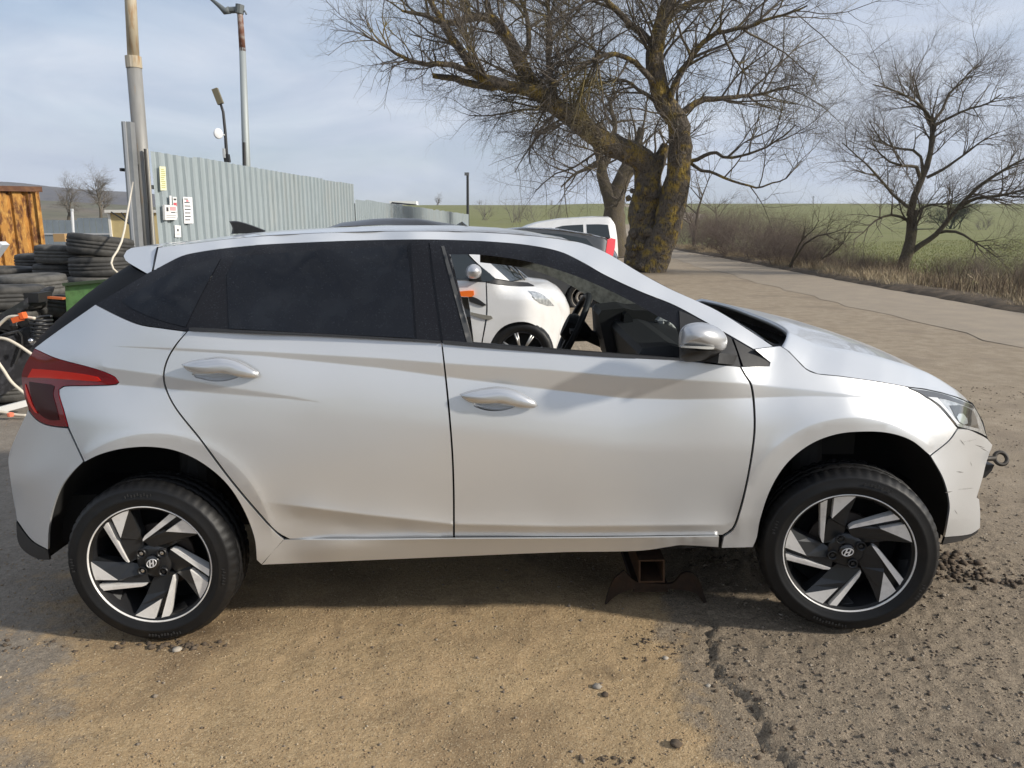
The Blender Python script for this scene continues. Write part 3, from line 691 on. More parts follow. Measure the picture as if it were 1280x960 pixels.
# tailgate side fin, glass and spoiler
tn = np.array([(183, 343), (150, 362), (119, 381.5), (90, 401), (60, 422), (44, 434.5)])
TN = S(tn[:, 0], tn[:, 1], ymG(tn[:, 0], tn[:, 1]) + .004)
TN[:, 1] = np.interp(tn[:, 0], [44, 119, 183], [Y0 + .25, Y0 + .168, Y0 + .238])
TN = S(tn[:, 0], tn[:, 1], TN[:, 1])
tcn_ = np.array([(156, 326), (128, 346), (100, 370), (70, 396), (50, 417), (38, 434)])
TC = S(tcn_[:, 0], tcn_[:, 1], np.full(6, Y0 + .52)); TC[:, 1] = YC
loft('tailgate', TN, TC, 3.2, mat('tailgate_black', (.010, .0105, .012), rough=.6, spec=.04), car, N=30, M=14)
sn = np.array([(183.5, 342.5), (170, 335), (158, 326), (155.5, 320), (161, 311)]); 
SN = S(sn[:, 0], sn[:, 1], np.array([Y0 + .236, Y0 + .27, Y0 + .33, Y0 + .38, Y0 + .50]))
# spoiler: side cheek traced, then carried across
def ymS(px, v): return Y0 + .236 + .0022 * np.maximum(0, 190 - px) + .0052 * np.maximum(0, 340 - v) * .9
panel('spoiler', [(189.5, 339.5, 1), (184, 342, 1), (170, 334), (157, 325.5), (154.5, 320), (158, 313.5), (164, 310), (180, 308.2), (196.5, 307.3, 1), (193, 320), (191, 332)], ymS, PAINT, car, 5, None, gap=.1, flange=.05)
spo = S(np.array([164, 180, 197]), np.array([310.3, 308.4, 307.4]), ymS(np.array([164, 180, 197.]), np.array([310.3, 308.4, 307.4])))
spc = spo.copy(); spc[:, 2] += .012; spc[:, 0] -= .03
loft('spoiler_top', spo, spc, 1.6, PAINT, car, N=8, M=12, thick=.05)
# ---- lamps ------------------------------------------------------------
tl = panel('tail_light', [(43, 436, 1), (70, 448), (121, 462), (143, 471.5), (148, 478), (145, 480.5), (110, 482), (79, 483), (73.5, 487), (73.5, 493), (79, 513), (85, 533.5, 1), (70, 533), (56, 530), (44, 523), (36, 512), (30, 494), (27, 478), (27, 467), (33, 452)], ymB, REDGLASS, car, 7, None, proud=.004, far=True, gap=.4, flange=.03)
panel('light_strip', [(40, 461, 1), (62, 462.5), (100, 467), (122, 471.5, 1), (126, 476), (122, 477, 1), (85, 474.5), (55, 472.5), (34, 472, 1)], ymB, REDBRIGHT, tl, 5, None, proud=.0065, gap=0, flange=.003)
panel('light_pane', [(36, 477, 1), (58, 480, 1), (68, 483), (66, 492), (71, 511), (74, 525, 1), (62, 525), (51, 519), (43, 508), (38, 492)], ymB, REDDARK, tl, 6, None, proud=.0062, gap=0, flange=.003)
panel('light_strip', [(31.5, 480, 1), (35.5, 492), (41, 507), (47, 517, 1), (43, 515), (36, 503), (32, 490)], ymB, REDBRIGHT, tl, 4, None, proud=.009, gap=0, flange=.003)
hlp = panel('headlight', [(1134.5, 484, 1), (1155, 486.5), (1176, 490.8), (1198, 497.5), (1216, 505.5, 1), (1222, 515), (1228, 528), (1233.5, 546, 1), (1221.5, 540), (1197.5, 533.5, 1), (1185, 520), (1173, 507.5), (1153, 492.5)], ymB, CLEARLENS, car, 6, None, proud=.002, far=True, gap=.5, flange=.04)
panel('lamp_bezel', [(1137, 485.5, 1), (1176, 491.8), (1216, 506.5, 1), (1218, 511), (1196, 503), (1176, 498), (1165, 500), (1150, 491)], ymB, mat('bezel_grey', (.06, .062, .066), rough=.15, coat=1), hlp, 5, None, proud=.0045, gap=0, flange=.003)
panel('lamp_reflector', [(1187, 507, 1), (1204, 507), (1217, 514, 1), (1221, 524), (1224, 536, 1), (1205, 531), (1198, 528, 1)], ymB, mat('lamp_chamber', (.10, .105, .105), rough=.06, metal=.5, coat=1), hlp, 5, None, proud=.0045, gap=0, flange=.003)
panel('lamp_lens', [(1196, 521), (1199, 517), (1204, 517), (1209, 523), (1210, 529), (1205, 531), (1199, 527)], ymB, mat('lamp_bowl', (.6, .66, .68), rough=.05, metal=.5, coat=1), hlp, 4, None, proud=.007, gap=0, flange=.003)
panel('running_light', [(1160, 496, 1), (1172, 497, 1), (1200, 530, 1), (1196, 530, 1), (1176, 507)], ymB, mat('lamp_white', (.66, .67, .68), rough=.1, coat=1), hlp, 4, None, proud=.007, gap=0, flange=.003)
# front and rear fascia between the corners
fe = np.array([(1216, 504), (1229, 527), (1234, 547), (1240, 557), (1232, 580), (1222, 618), (1225, 660)])
FE = S(fe[:, 0], fe[:, 1], ymB(fe[:, 0], fe[:, 1])); FC = FE.copy(); FC[:, 0] += np.array([.06, .09, .09, .09, .08, .09, .09]); FC[:, 1] = YC
loft('bumper_centre', FE, FC, 2.0, PAINT, car, N=24, M=10)
gr = FE[1:5].copy(); gr[:, 1] += .18; gr[:, 0] += .06; grc = gr.copy(); grc[:, 0] += .055; grc[:, 1] = YC
loft('grille', gr, grc, 2.0, PLASTIC, car, N=10, M=8)
re_ = np.array([(43, 436), (30, 460), (27, 475), (36, 513), (16, 554), (11, 578), (17, 620), (21, 652), (24, 680), (48, 700)])
RE = S(re_[:, 0], re_[:, 1], ymB(re_[:, 0], re_[:, 1])); RC = RE.copy(); RC[:, 0] -= np.array([.05, .05, .05, .05, .07, .07, .06, .05, .04, .03]); RC[:, 1] = YC
loft('tailgate_lower', RE[:4], RC[:4], 2.2, PAINT, car, N=20, M=10)
loft('bumper_centre', RE[3:8], RC[3:8], 2.2, PAINT, car, N=20, M=10)
loft('bumper_valance', RE[7:], RC[7:], 2.2, PLASTIC, car, N=8, M=10)
# ---- wing mirror -----------------------------------------------------
def pillow(name, pts, yfront, ydeep, bulge, m, parent, rings=7, power=2.2, step=3, shift=(0, 0), back=None):
    """rounded shell: outline at ydeep bulging to yfront"""
    o2 = spl(pts, step); c = o2.mean(0); V = []; F_ = []; n = len(o2)
    for q in range(rings + 1):
        s = q / rings; sc = math.cos(s * math.pi / 2) ** (2 / power) if q < rings else 0.0
        d = math.sin(s * math.pi / 2)
        P2 = c + (o2 - c) * max(sc, .0) + np.array(shift) * d
        V.append(S(P2[:, 0], P2[:, 1], np.full(n, ydeep - bulge * d)))
    for q in range(rings):
        F_ += [(q * n + i, q * n + (i + 1) % n, (q + 1) * n + (i + 1) % n, (q + 1) * n + i) for i in range(n)]
    A_ = V[0].copy(); A_[:, 1] += .012 if back is None else back
    V.append(A_); k = (rings + 1) * n
    F_ += [(i, k + i, k + (i + 1) % n, (i + 1) % n) for i in range(n)] + [tuple(k + i for i in range(n))]
    return obj(name, np.concatenate(V), F_, m, parent)
mir = sub_empty('wing_mirror', S(880, 430, Y0), car)
MSIL = mat('mirror_silver', (.48, .485, .495), rough=.34, metal=.55, coat=.6)
pillow('mirror_cap', [(849.5, 434, 1), (849.5, 422), (852, 413), (858, 407), (868, 404), (880, 403.8), (893, 407), (903, 413.5), (908.5, 422), (909, 430), (905, 437.5), (893, 439, 1), (868, 436)], 0, Y0 - .07, .085, MSIL, mir, shift=(-3, -1))
pillow('mirror_lower_shell', [(849.5, 434.5, 1), (868, 436.5), (893, 439.5), (904, 438, 1), (897, 444.5), (884, 449), (868, 452), (856, 452), (850, 448, 1)], 0, Y0 - .05, .075, PLASTIC, mir, rings=5, shift=(-2, -4))
panel('indicator', [(851.5, 432.5, 1), (875, 433), (893.5, 433.5, 1), (892, 436.5), (868, 435.5), (851, 434.5, 1)], lambda a, b: Y0 - .150 + .00002 * (a - 872) ** 2 + 0 * b, mat('indicator_clear', (.5, .5, .48), rough=.1, coat=1), mir, 4, None, gap=0, flange=.02)
MB().bar(S(885, 446, Y0 - .05), S(908, 449, Y0 + .085), .075, .035).build('mirror_arm', PLASTIC, mir)
ms = S(np.array([850, 849.5, 850]), np.array([415, 432, 449]), np.array([Y0 - .06] * 3))
# far mirror
fm = np.array(S(880, 430, Y0)); MB().box((fm[0] - .02, 2 * YC - fm[1] + .12, fm[2]), (.12, .2, .13)).build('mirror_shell', MSIL, car)
# ---- door handles ----------------------------------------------------
for dx, dy, par in ((0, 0, rd), (347, 36, fd)):
    cup = [(240 + dx, 468 + dy), (252 + dx, 459 + dy), (275 + dx, 457 + dy), (298 + dx, 462 + dy), (303 + dx, 467 + dy), (292 + dx, 474 + dy), (270 + dx, 477 + dy), (252 + dx, 474 + dy)]
    if dx: cup = [(a + 3, b) for a, b in cup]
    o2 = spl(cup, 3); cc = o2.mean(0); V = []; n = len(o2)
    for q in range(6):
        s = q / 5; P2 = cc + (o2 - cc) * (math.cos(s * math.pi / 2) ** .8 + 1e-3) * 1.01
        V.append(S(P2[:, 0], P2[:, 1], ymB(P2[:, 0], P2[:, 1]) + .001 + .016 * math.sin(s * math.pi / 2)))
    Fq = [(q * n + i, q * n + (i + 1) % n, (q + 1) * n + (i + 1) % n, (q + 1) * n + i) for q in range(5) for i in range(n)]
    obj('handle_cup', np.concatenate(V), Fq, PAINT, par)
    hp = [(226.5, 455.5, 1), (240, 451), (262, 447), (278, 446), (296, 450), (312, 458), (322, 465), (324, 470), (318, 472.5), (303, 472), (288, 468.5), (272, 466.5), (255, 467), (238, 465), (230, 460)]
    hp = [(a + dx + (1 if dx else 0), b + dy + (1.5 if dx else 0)) + tuple(q[2:]) for q in hp for a, b in [q[:2]]]
    A2 = np.array([p[:2] for p in hp]); yd = float(ymB(A2[:, 0], A2[:, 1]).mean())
    pillow('door_handle', hp, 0, yd - .018, .028, mat('handle_silver', (.60, .605, .61), rough=.25, metal=.7, coat=.8), par, rings=6, power=2.6, shift=(2, 2.5), back=.004)
# ---- arches ----------------------------------------------------------
for pts, dp in (([(329, 707, 1), (321, 700), (318, 672), (304, 636), (282, 603), (250, 577), (218, 563), (185, 558.5), (152, 561), (125, 568), (106, 577), (88, 593), (75, 612), (65, 640), (60, 665), (60, 698, 1)], .50),
                ([(941, 685, 1), (946, 672), (950, 650), (963, 612), (983, 580), (1012, 556), (1045, 543), (1080, 539.5), (1112, 541.5), (1140, 551), (1163, 569), (1180, 599), (1187, 630), (1186, 650), (1181, 672, 1)], .55)):
    A = spl(pts, 6, closed=False); P = S(A[:, 0], A[:, 1], Y0 + _ob(A[:, 0], A[:, 1]) + .004)
    n = len(P); B = P.copy(); B[:, 1] += .03; c0 = P.mean(0); B[:, [0, 2]] += (B[:, [0, 2]] - c0[[0, 2]]) * .04
    D = B.copy(); D[:, 1] = Y0 + dp
    V = np.concatenate([P, B, D]); f = [(q * n + i, q * n + i + 1, (q + 1) * n + i + 1, (q + 1) * n + i) for q in (0, 1) for i in range(n - 1)]
    f.append(tuple(2 * n + i for i in range(n)))
    obj('wheel_arch_liner', V, f, LINER, car)
    obj('wheel_arch_liner', mirror(V), [tuple(reversed(q)) for q in f], LINER, car)
# underbody and cabin floor
zf = .285
mb = MB(); mb.box((0, YC, zf), (2.0, 1.16, .05)); mb.box((-1.62, YC, .40), (.3, 1.3, .2)); mb.box((1.5, YC, .38), (.55, 1.0, .25)); mb.box((.05, YC, .24), (1.9, .25, .08))
mb.build('underbody', DARK, car)
for s in (-1, 1): MB().tube([(-.9, YC + s * .3, .33), (-.4, YC + s * .3, .32), (.5, YC + s * .3, .33)], .03).build('exhaust_pipe', DARK, car)
MB().tube([(-1.318, YC - .7, .33), (-1.318, YC + .7, .33)], .035).build('axle', DARK, car); MB().tube([(1.232, YC - .7, .36), (1.232, YC + .7, .36)], .03).build('axle', DARK, car)
for x, zz in ((-1.25, .62), (1.18, .68)):
    mb = MB(); mb.tube([(x, Y0 + .33, .36), (x - .02, Y0 + .36, zz + .12)], .045, 10); mb.tube([(x - .004, Y0 + .33, .46), (x - .015, Y0 + .355, zz + .08)], .065, 12)
    mb.build('suspension_strut', mat('dusty_black', (.03, .028, .026), rough=.8), car)
    for s in (.2,):
        MB().box((x + .16, Y0 + .46, zz - .02), (.14, .04, .12)).build('mud_bracket', mat('dusty_black2', (.022, .021, .02), rough=.7), car)
# ---- cabin -----------------------------------------------------------
RAISE = S(600, 0, 1)
mb = MB(); mb.box((-.55, YC, .62), (.12, 1.4, .55)); mb.build('rear_bench', mat('seat_cloth', (.03, .03, .032), rough=.95), car)
mb = MB(); mb.box((.98, YC, .68), (.06, 1.30, .46)); mb.build('bulkhead', DARK, car)
# dashboard: lumpy shell built from three bodies
D1 = S(np.array([748, 752, 780, 792, 812, 848, 852, 852, 800, 760]), np.array([394, 388, 385, 388, 388, 405, 440, 452, 452, 450]), np.full(10, 3.55))
mb = MB(); mb.prism(D1, (0, .30, 0)); mb.prism([p + np.array([.06, 0, -.05]) for p in D1], (0, -.8, 0))
dash = mb.build('dashboard', DASH, car)
IC = S(np.array([748, 752, 775, 780, 779, 750]), np.array([392, 389, 388, 396, 431, 424]), np.full(6, 3.72))
MB().prism(IC, (0, .32, 0)).build('instrument_hood', mat('soft_black', (.010, .010, .011), rough=.7), dash)
SCN = S(np.array([780, 785, 791, 791, 783, 779]), np.array([394, 391, 398, 420, 428, 415]), np.full(6, 3.45))
MB().prism(SCN, (.0, .2, 0)).build('touch_screen', mat('screen_grey', (.035, .037, .04), rough=.25), dash)
r2 = np.random.default_rng(5)
bm_pts = []
for i in range(2):
    c = S(830 + i * 10, 408 + i * 4, 3.5); k = 9
    mbb = MB(); mbb.lathe([(0.001, -.05), (.03, -.04), (.045, -.01), (.04, .03), (.02, .05), (.001, .055)], tuple(c), 'z', 10, lambda a, b, r: r * (1 + .5 * (r2.random() - .5)))
    mbb.build('crumpled_bag', mat('white_plastic_bag', (.72, .72, .71), rough=.5, bump=(60, .5, .01)), dash)
st = sub_empty('steering_wheel', S(716, 408, 3.92), car)
cst = np.array(S(716, 410, 3.92)); Rm = Matrix.Rotation(math.radians(25), 3, 'Y')
pts = []
for i in range(41):
    a = 2 * math.pi * i / 40; pts.append(Vector(cst) + Rm @ Vector((0, math.cos(a) * .185, math.sin(a) * .185)))
MB().tube(pts, .017, 8, False).build('rim', DASH, st, smooth=True)
mb = MB(); mb.lathe([(.001, -.05), (.06, -.045), (.075, -.02), (.07, .02), (.03, .1)], (0, 0, 0), 'x', 16)
mb.v = [tuple(Vector(cst) + Rm @ Vector(p)) for p in mb.v]
for a in (0, math.pi, -math.pi / 2): mb.bar(cst, Vector(cst) + Rm @ Vector((0, math.cos(a) * .18, math.sin(a) * .18)), .05, .02)
mb.bar(cst, Vector(cst) + Vector((.35, 0, -.16)), .06, .06)
mb.build('hub', mat('soft_black', (0, 0, 0)), st)
# far screen pillar lining and roof rail seen from inside
fp = spl([(640, 314, 1), (690, 319), (730, 336), (790, 366), (850, 397, 1), (853, 414, 1), (812, 389), (768, 385), (748, 378), (710, 355), (680, 342), (650, 334), (600, 328, 1), (600, 318)], 8)
V, T, _ = sheet2d(fp, 12); P = S(V[:, 0], V[:, 1], 4.04 - .0005 * (V[:, 0] - 640)); T = orient(P, T)
obj('pillar_lining', P, T, FABRIC, car)
# ---- aerial -----------------------------------------------------------
fin = [(286.5, 276.5, 1), (296, 276.3), (312, 280.5), (332, 288, 1), (331, 291, 1), (289, 292.5, 1), (290.5, 285)]
pf = spl(fin, 3); n = len(pf); V = []
for yy, sc in ((-.03, .9), (-.016, 1.0), (0.016, 1.0), (.03, .9)):
    c = np.array([310, 290]); q = c + (pf - c) * sc; V.append(S(q[:, 0], q[:, 1], np.full(n, YC + yy)))
f = [(a * n + i, a * n + (i + 1) % n, (a + 1) * n + (i + 1) % n, (a + 1) * n + i) for a in range(3) for i in range(n)] + [tuple(range(n))[::-1], tuple(3 * n + i for i in range(n))]
obj('roof_aerial', np.concatenate(V), f, PLASTIC, car, smooth=False)
# ---- towing eye ---------------------------------------------------------
ty = 3.05
c = Vector(S(1251, 573, ty)); ring = [c + Vector((math.cos(a) * .026, math.sin(a) * .012, math.sin(a) * .023)) for a in np.linspace(0, 2 * math.pi, 21)]
mb = MB().tube(ring, .0085, 8, False).tube([S(1215, 574, ty), c + Vector((-.024, 0, 0))], .011, 8)
mb.build('towing_eye', mat('old_steel', (.05, .045, .04), rough=.55, metal=.6), car, smooth=True)
br = S(np.array([1226, 1243, 1240, 1232, 1226]), np.array([580, 581, 588, 597, 598]), np.full(5, 3.06))
MB().prism(br, (0, .25, 0)).build('bumper_bracket', PLASTIC, car)
# scrapes in the bumper paint
for k_, (a, b, l, ang) in enumerate([(1203, 553, 5, .9), (1212, 551, 9, -.2), (1225, 558, 7, .3), (1207, 611, 10, -.1), (1186, 615, 5, -.15), (1214, 580, 4, 1.2), (1200, 590, 5, .1), (1230, 562, 6, .5), (1195, 640, 4, 1.)]):
    A = np.array([(a - l * math.cos(ang), b - l * math.sin(ang)), (a, b + .7), (a + l * math.cos(ang), b + l * math.sin(ang)), (a, b - .6)])
    P = S(A[:, 0], A[:, 1], ymB(A[:, 0], A[:, 1]) - .0015)
    obj('scratch', P, [(0, 1, 2, 3)], mat('scraped_plastic', (.12, .115, .11), rough=.8), car)
# ================================================================== WHEELS OF THE HATCHBACK
TR = .3125; RR = .225
def tyre_mesh(R=TR, r=RR, wd=.205, k=216, name='tyre'):
    h = R - r
    prof = [(r - .012, .02), (r + .002, .010), (r + .006, .006), (r + .015, .004), (r + h * .30, -.003), (r + h * .34, -.0045), (r + h * .40, -.0045), (r + h * .44, -.003), (r + h * .70, .004), (r + h * .74, .004), (r + h * .80, .010), (R - .010, .020), (R - .004, .030), (R - .0015, .040),
            (R, .058), (R - .007, .060), (R - .007, .066), (R, .068), (R, .096), (R - .007, .098), (R - .007, .105), (R, .107), (R, .135), (R - .007, .137), (R - .007, .143), (R, .145), (R - .0015, .165), (R - .006, .178), (R - .02, .192), (r + h * .5, .203), (r + .01, .195), (r - .012, .18)]
    def rf(i, j, rr):
        if 10 <= j <= 14 and i % 4 == 0: return rr - (.0012, .003, .004, .004, .003)[j - 10]
        if 25 <= j <= 28 and i % 4 == 2: return rr - .006
        if j in (18, 19, 22) and i % 6 == 0: return rr - .004
        return rr
    mb = MB().lathe(prof, (0, 0, 0), 'y', k, rf)
    return mesh_data(name, mb.v, mb.f, RUBBER)
TYRE = tyre_mesh()
# embossed maker's ring is left plain apart from small raised marks
def lettering():
    mb = MB(); r = random.Random(2)
    for a0, n in ((1.15, 9), (4.35, 11), (2.75, 5), (5.75, 6)):
        for k in range(n):
            a = a0 + k * .042; h = .010; q = .006 if r.random() < .7 else .003
            for rad in ((TR + RR) / 2 + .006, (TR + RR) / 2 + .006 - h * .5 * (r.random() < .6)):
                c = Vector((math.cos(a) * rad, -.0045, math.sin(a) * rad)); mb.box(c, (q, .002, .0028), Matrix.Rotation(-a + math.pi / 2, 3, 'Y'))
            c = Vector((math.cos(a) * (rad + .002), -.0045, math.sin(a) * (rad + .002))); mb.box(c, (.002, .002, h), Matrix.Rotation(-a + math.pi / 2, 3, 'Y'))
    return mesh_data('sidewall_lettering', mb.v, mb.f, mat('raised_rubber', (.03, .03, .03), rough=.6), False)
LETT = lettering()
def rot2(p, a): return (p[0] * math.cos(a) - p[1] * math.sin(a), p[0] * math.sin(a) + p[1] * math.cos(a))
def facet(mb, pts, back):
    """pts (x, z, y) outline with own depth, closed to depth `back`"""
    n = len(pts); P = [Vector((p[0] * RR, p[2], p[1] * RR)) for p in pts]
    tri = tessellate_polygon([[Vector((p[0], p[1], 0)) for p in pts]])
    f = []
    for t in tri:
        a, b, c = [P[i] for i in t]; nn = (b - a).cross(c - a)
        f.append(tuple(t) if nn.y < 0 else tuple(reversed(t)))
    Q = [Vector((p.x, back, p.z)) for p in P]
    ar = sum(pts[i][0] * pts[(i + 1) % n][1] - pts[(i + 1) % n][0] * pts[i][1] for i in range(n))
    for i in range(n):
        q = (i, i + n, (i + 1) % n + n, (i + 1) % n); f.append(q if ar > 0 else q[::-1])
    mb.add(P + Q, f)
def make_rim():
    silver, dark, slot = MB(), MB(), MB()
    for s in range(5):
        a = 2 * math.pi * s / 5
        R_ = lambda L_: [(*rot2((x, z), a), y) for x, z, y in L_]
        facet(silver, R_([(-.500, .858, .020), (-.445, .89, .018), (-.398, .912, .018), (-.372, .11, .032), (-.400, .13, .032), (-.430, .20, .032)]), .06)
        facet(silver, R_([(-.300, .945, .017), (-.14, .98, .017), (.035, .985, .017), (-.12, .79, .0185), (-.298, .56, .020)]), .05)
        facet(dark, R_([(-.38, .09, .041), (-.36, .40, .034), (-.335, .53, .032), (-.300, .56, .0205), (-.122, .79, .019), (.037, .985, .0175), (.0, .80, .030), (-.03, .62, .042), (-.045, .38, .050), (-.07, .24, .050), (-.2, .13, .044)]), .085)
        facet(slot, R_([(-.40, .91, .042), (-.30, .945, .042), (-.275, .60, .045), (-.33, .50, .046), (-.385, .2, .046)]), .09)
        facet(slot, R_([(-.72, .62, .050), (-.66, .70, .046), (-.50, .84, .046), (-.49, .76, .075), (-.60, .62, .08)]), .10)
    hub = MB().lathe([(.001, .040), (.045, .040), (.062, .044), (.066, .052), (.066, .09)], (0, 0, 0), 'y', 40)
    barrel = MB().lathe([(RR * .985, .014), (RR * .965, .03), (RR * .93, .10), (RR * .90, .19), (RR * .94, .20)], (0, 0, 0), 'y', 60)
    lip = MB().lathe([(RR + .003, .012), (RR + .002, .007), (RR - .0005, .006), (RR - .0022, .009), (RR - .003, .03)], (0, 0, 0), 'y', 96)
    disc = MB().lathe([(.001, .10), (.125, .10), (.127, .104), (.127, .118), (.001, .118)], (0, 0, 0), 'y', 48)
    back = MB().lathe([(.001, .17), (RR * .92, .17)], (0, 0, 0), 'y', 40)
    cap = MB().lathe([(.001, .026), (.024, .027), (.0275, .030), (.029, .04)], (0, 0, 0), 'y', 32)
    em = MB()
    el = [Vector((math.cos(a) * .0185, .0245, math.sin(a) * .0185 * .78)) for a in np.linspace(0, 2 * math.pi, 29)]
    el = [Vector((p.x + p.z * .28, p.y, p.z)) for p in el]
    em.tube(el, .0017, 6, False)
    sl = .36
    for x0 in (-.0065, .0065): em.bar((x0 - .0112 * sl, .0240, -.0118), (x0 + .0112 * sl, .0240, .0118), .0042, .0025, up=(0, 1, 0))
    em.bar((-.0065 + .0008, .0238, -.0018), (.0065 - .0008, .0238, .0018), .004, .0025, up=(0, 1, 0))
    bolts = []
    for an in (121, 28, -62, -157):
        a = math.radians(an); c = (math.cos(a) * .052, .036, math.sin(a) * .052)
        well = MB().lathe([(.0175, .038), (.0175, .028), (.0135, .029), (.0132, .046), (.001, .047)], (c[0], 0, c[2]), 'y', 18)
        hexh = MB().lathe([(.001, .032), (.0072, .033), (.0082, .036), (.0082, .05)], (c[0], 0, c[2]), 'y', 6)
        bolts.append((well, hexh))
    M = lambda n, mb, m, sm=False: mesh_data(n, mb.v, mb.f, m, sm)
    return dict(silver=M('machined_face', silver, ALLOY), dark=M('spoke', dark, GUNMETAL), slot=M('spoke_pocket', slot, mat('pocket_black', (.012, .012, .013), rough=.4)), hub=M('wheel_hub', hub, GUNMETAL, True),
                barrel=M('rim_barrel', barrel, mat('barrel_black', (.02, .02, .022), rough=.45, metal=.3), True), lip=M('rim_lip', lip, ALLOY, True), disc=M('brake_disc', disc, mat('brake_iron', (.07, .055, .045), rough=.6, metal=.5), True),
                back=M('brake_shield', back, DARK), cap=M('centre_cap', cap, mat('cap_black', (.012, .012, .013), rough=.2, coat=.5), True), em=M('emblem', em, mat('emblem_silver', (.85, .85, .86), rough=.3, metal=.4)),
                bolts=[(M('bolt_well', a, mat('pocket_black', (0, 0, 0)), True), M('wheel_bolt', b, CHROME)) for a, b in bolts], boltd=M('wheel_bolt', bolts[0][1], GUNMETAL))
RIM = make_rim()
def hatch_wheel(loc, spin, steer, camber, chrome_bolts, flip=False):
    wl = sub_empty('wheel', loc, car)
    wl.rotation_euler = (camber, 0, steer + (math.pi if flip else 0))
    def put(n, me, spun=True): return local_obj(n, me, wl, (0, 0, 0), (0, -spin if spun else 0, 0))
    put('tyre', TYRE); put('sidewall_lettering', LETT)['kind'] = 'stuff'; put('rim_barrel', RIM['barrel']); put('rim_lip', RIM['lip']); put('machined_face', RIM['silver']); put('spoke', RIM['dark']); put('spoke_pocket', RIM['slot'])
    put('wheel_hub', RIM['hub']); put('brake_disc', RIM['disc']); put('centre_cap', RIM['cap']); put('emblem', RIM['em'])
    if not flip: put('brake_shield', RIM['back'])
    for i, (a, b) in enumerate(RIM['bolts']):
        put('bolt_well', a)
        me = b
        if not (chrome_bolts and i != 2):
            me = b.copy(); me.materials.clear(); me.materials.append(GUNMETAL)
        put('wheel_bolt', me)
    return wl
WR = Vector(S(185.5, 708, Y0 - .005)); WF = Vector(S(1061.5, 694.0, Y0 - .02))
hatch_wheel(WR, math.radians(16.5), 0.0, 0, True)
hatch_wheel(WF, math.radians(-1), -math.radians(11), 0, False)
hatch_wheel(Vector((WR.x, 2 * YC - WR.y, WR.z)), .4, 0, 0, True, True)
hatch_wheel(Vector((WF.x, 2 * YC - WF.y, WF.z)), .9, -math.radians(11), 0, False, True)

# ================================================================== STAND UNDER THE SILL
RUST = mat('rusty_steel', (.030, .018, .011), rough=.85, metal=.2, noise=(22, (.05, .026, .014), .45, .7), noise2=(5, (.03, .02, .015), .5, .7), bump=(70, .4, .004))
RUSTB = mat('rust_bright', (.075, .038, .018), rough=.8, noise=(30, (.045, .022, .01), .4, .7))
stand = thing('axle_stand', tuple(SG(815, 755)), 'rusty stand of square tube on an arched plate under the car sill', 'stand')
ysd = Y0 + .27
tp = S(np.array([798.5, 831, 831, 798.5]), np.array([700, 699.5, 728, 728.5]), np.full(4, ysd))
c4 = tp.mean(0); inn = c4 + (tp - c4) * .86
v = np.concatenate([tp, inn, tp + np.array([0, .9, 0]), inn + np.array([0, .9, 0])])
fq = []
for i in range(4):
    j = (i + 1) % 4
    fq += [(i, j, 4 + j, 4 + i), (i, 8 + i, 8 + j, j), (4 + i, 4 + j, 12 + j, 12 + i)]
obj('square_tube', v, fq, RUSTB, stand, smooth=False)
arch = [(756, 757, 1), (760, 742), (768, 724), (780, 714, 1), (795, 727), (812, 729), (842, 729), (852, 718), (864, 716), (874, 726), (881, 745), (887, 766, 1), (870, 742), (850, 738), (815, 734), (785, 738), (770, 745)]
for off in (.0, .55):
    P = spl(arch, 5); P3 = S(P[:, 0], P[:, 1], np.full(len(P), ysd + .02)); MB().prism([Vector(p) + Vector((0, off, 0)) for p in P3], (0, .015, 0)).build('arched_plate', RUST, stand)
mbx = MB(); bpt = S(np.array([790, 838]), np.array([730, 730]), np.array([ysd + .03] * 2)); mbx.bar(Vector(bpt.mean(0)) + Vector((0, 0, -.02)), Vector(bpt.mean(0)) + Vector((0, .58, -.02)), .14, .03)
mbx.build('base_plate', RUST, stand)
mbx = MB(); tt = Vector(tp[:2].mean(0)); mbx.box(tt + Vector((0, .2, .05)), (.08, .25, .08)); mbx.build('rubber_pad', PLASTIC, stand)
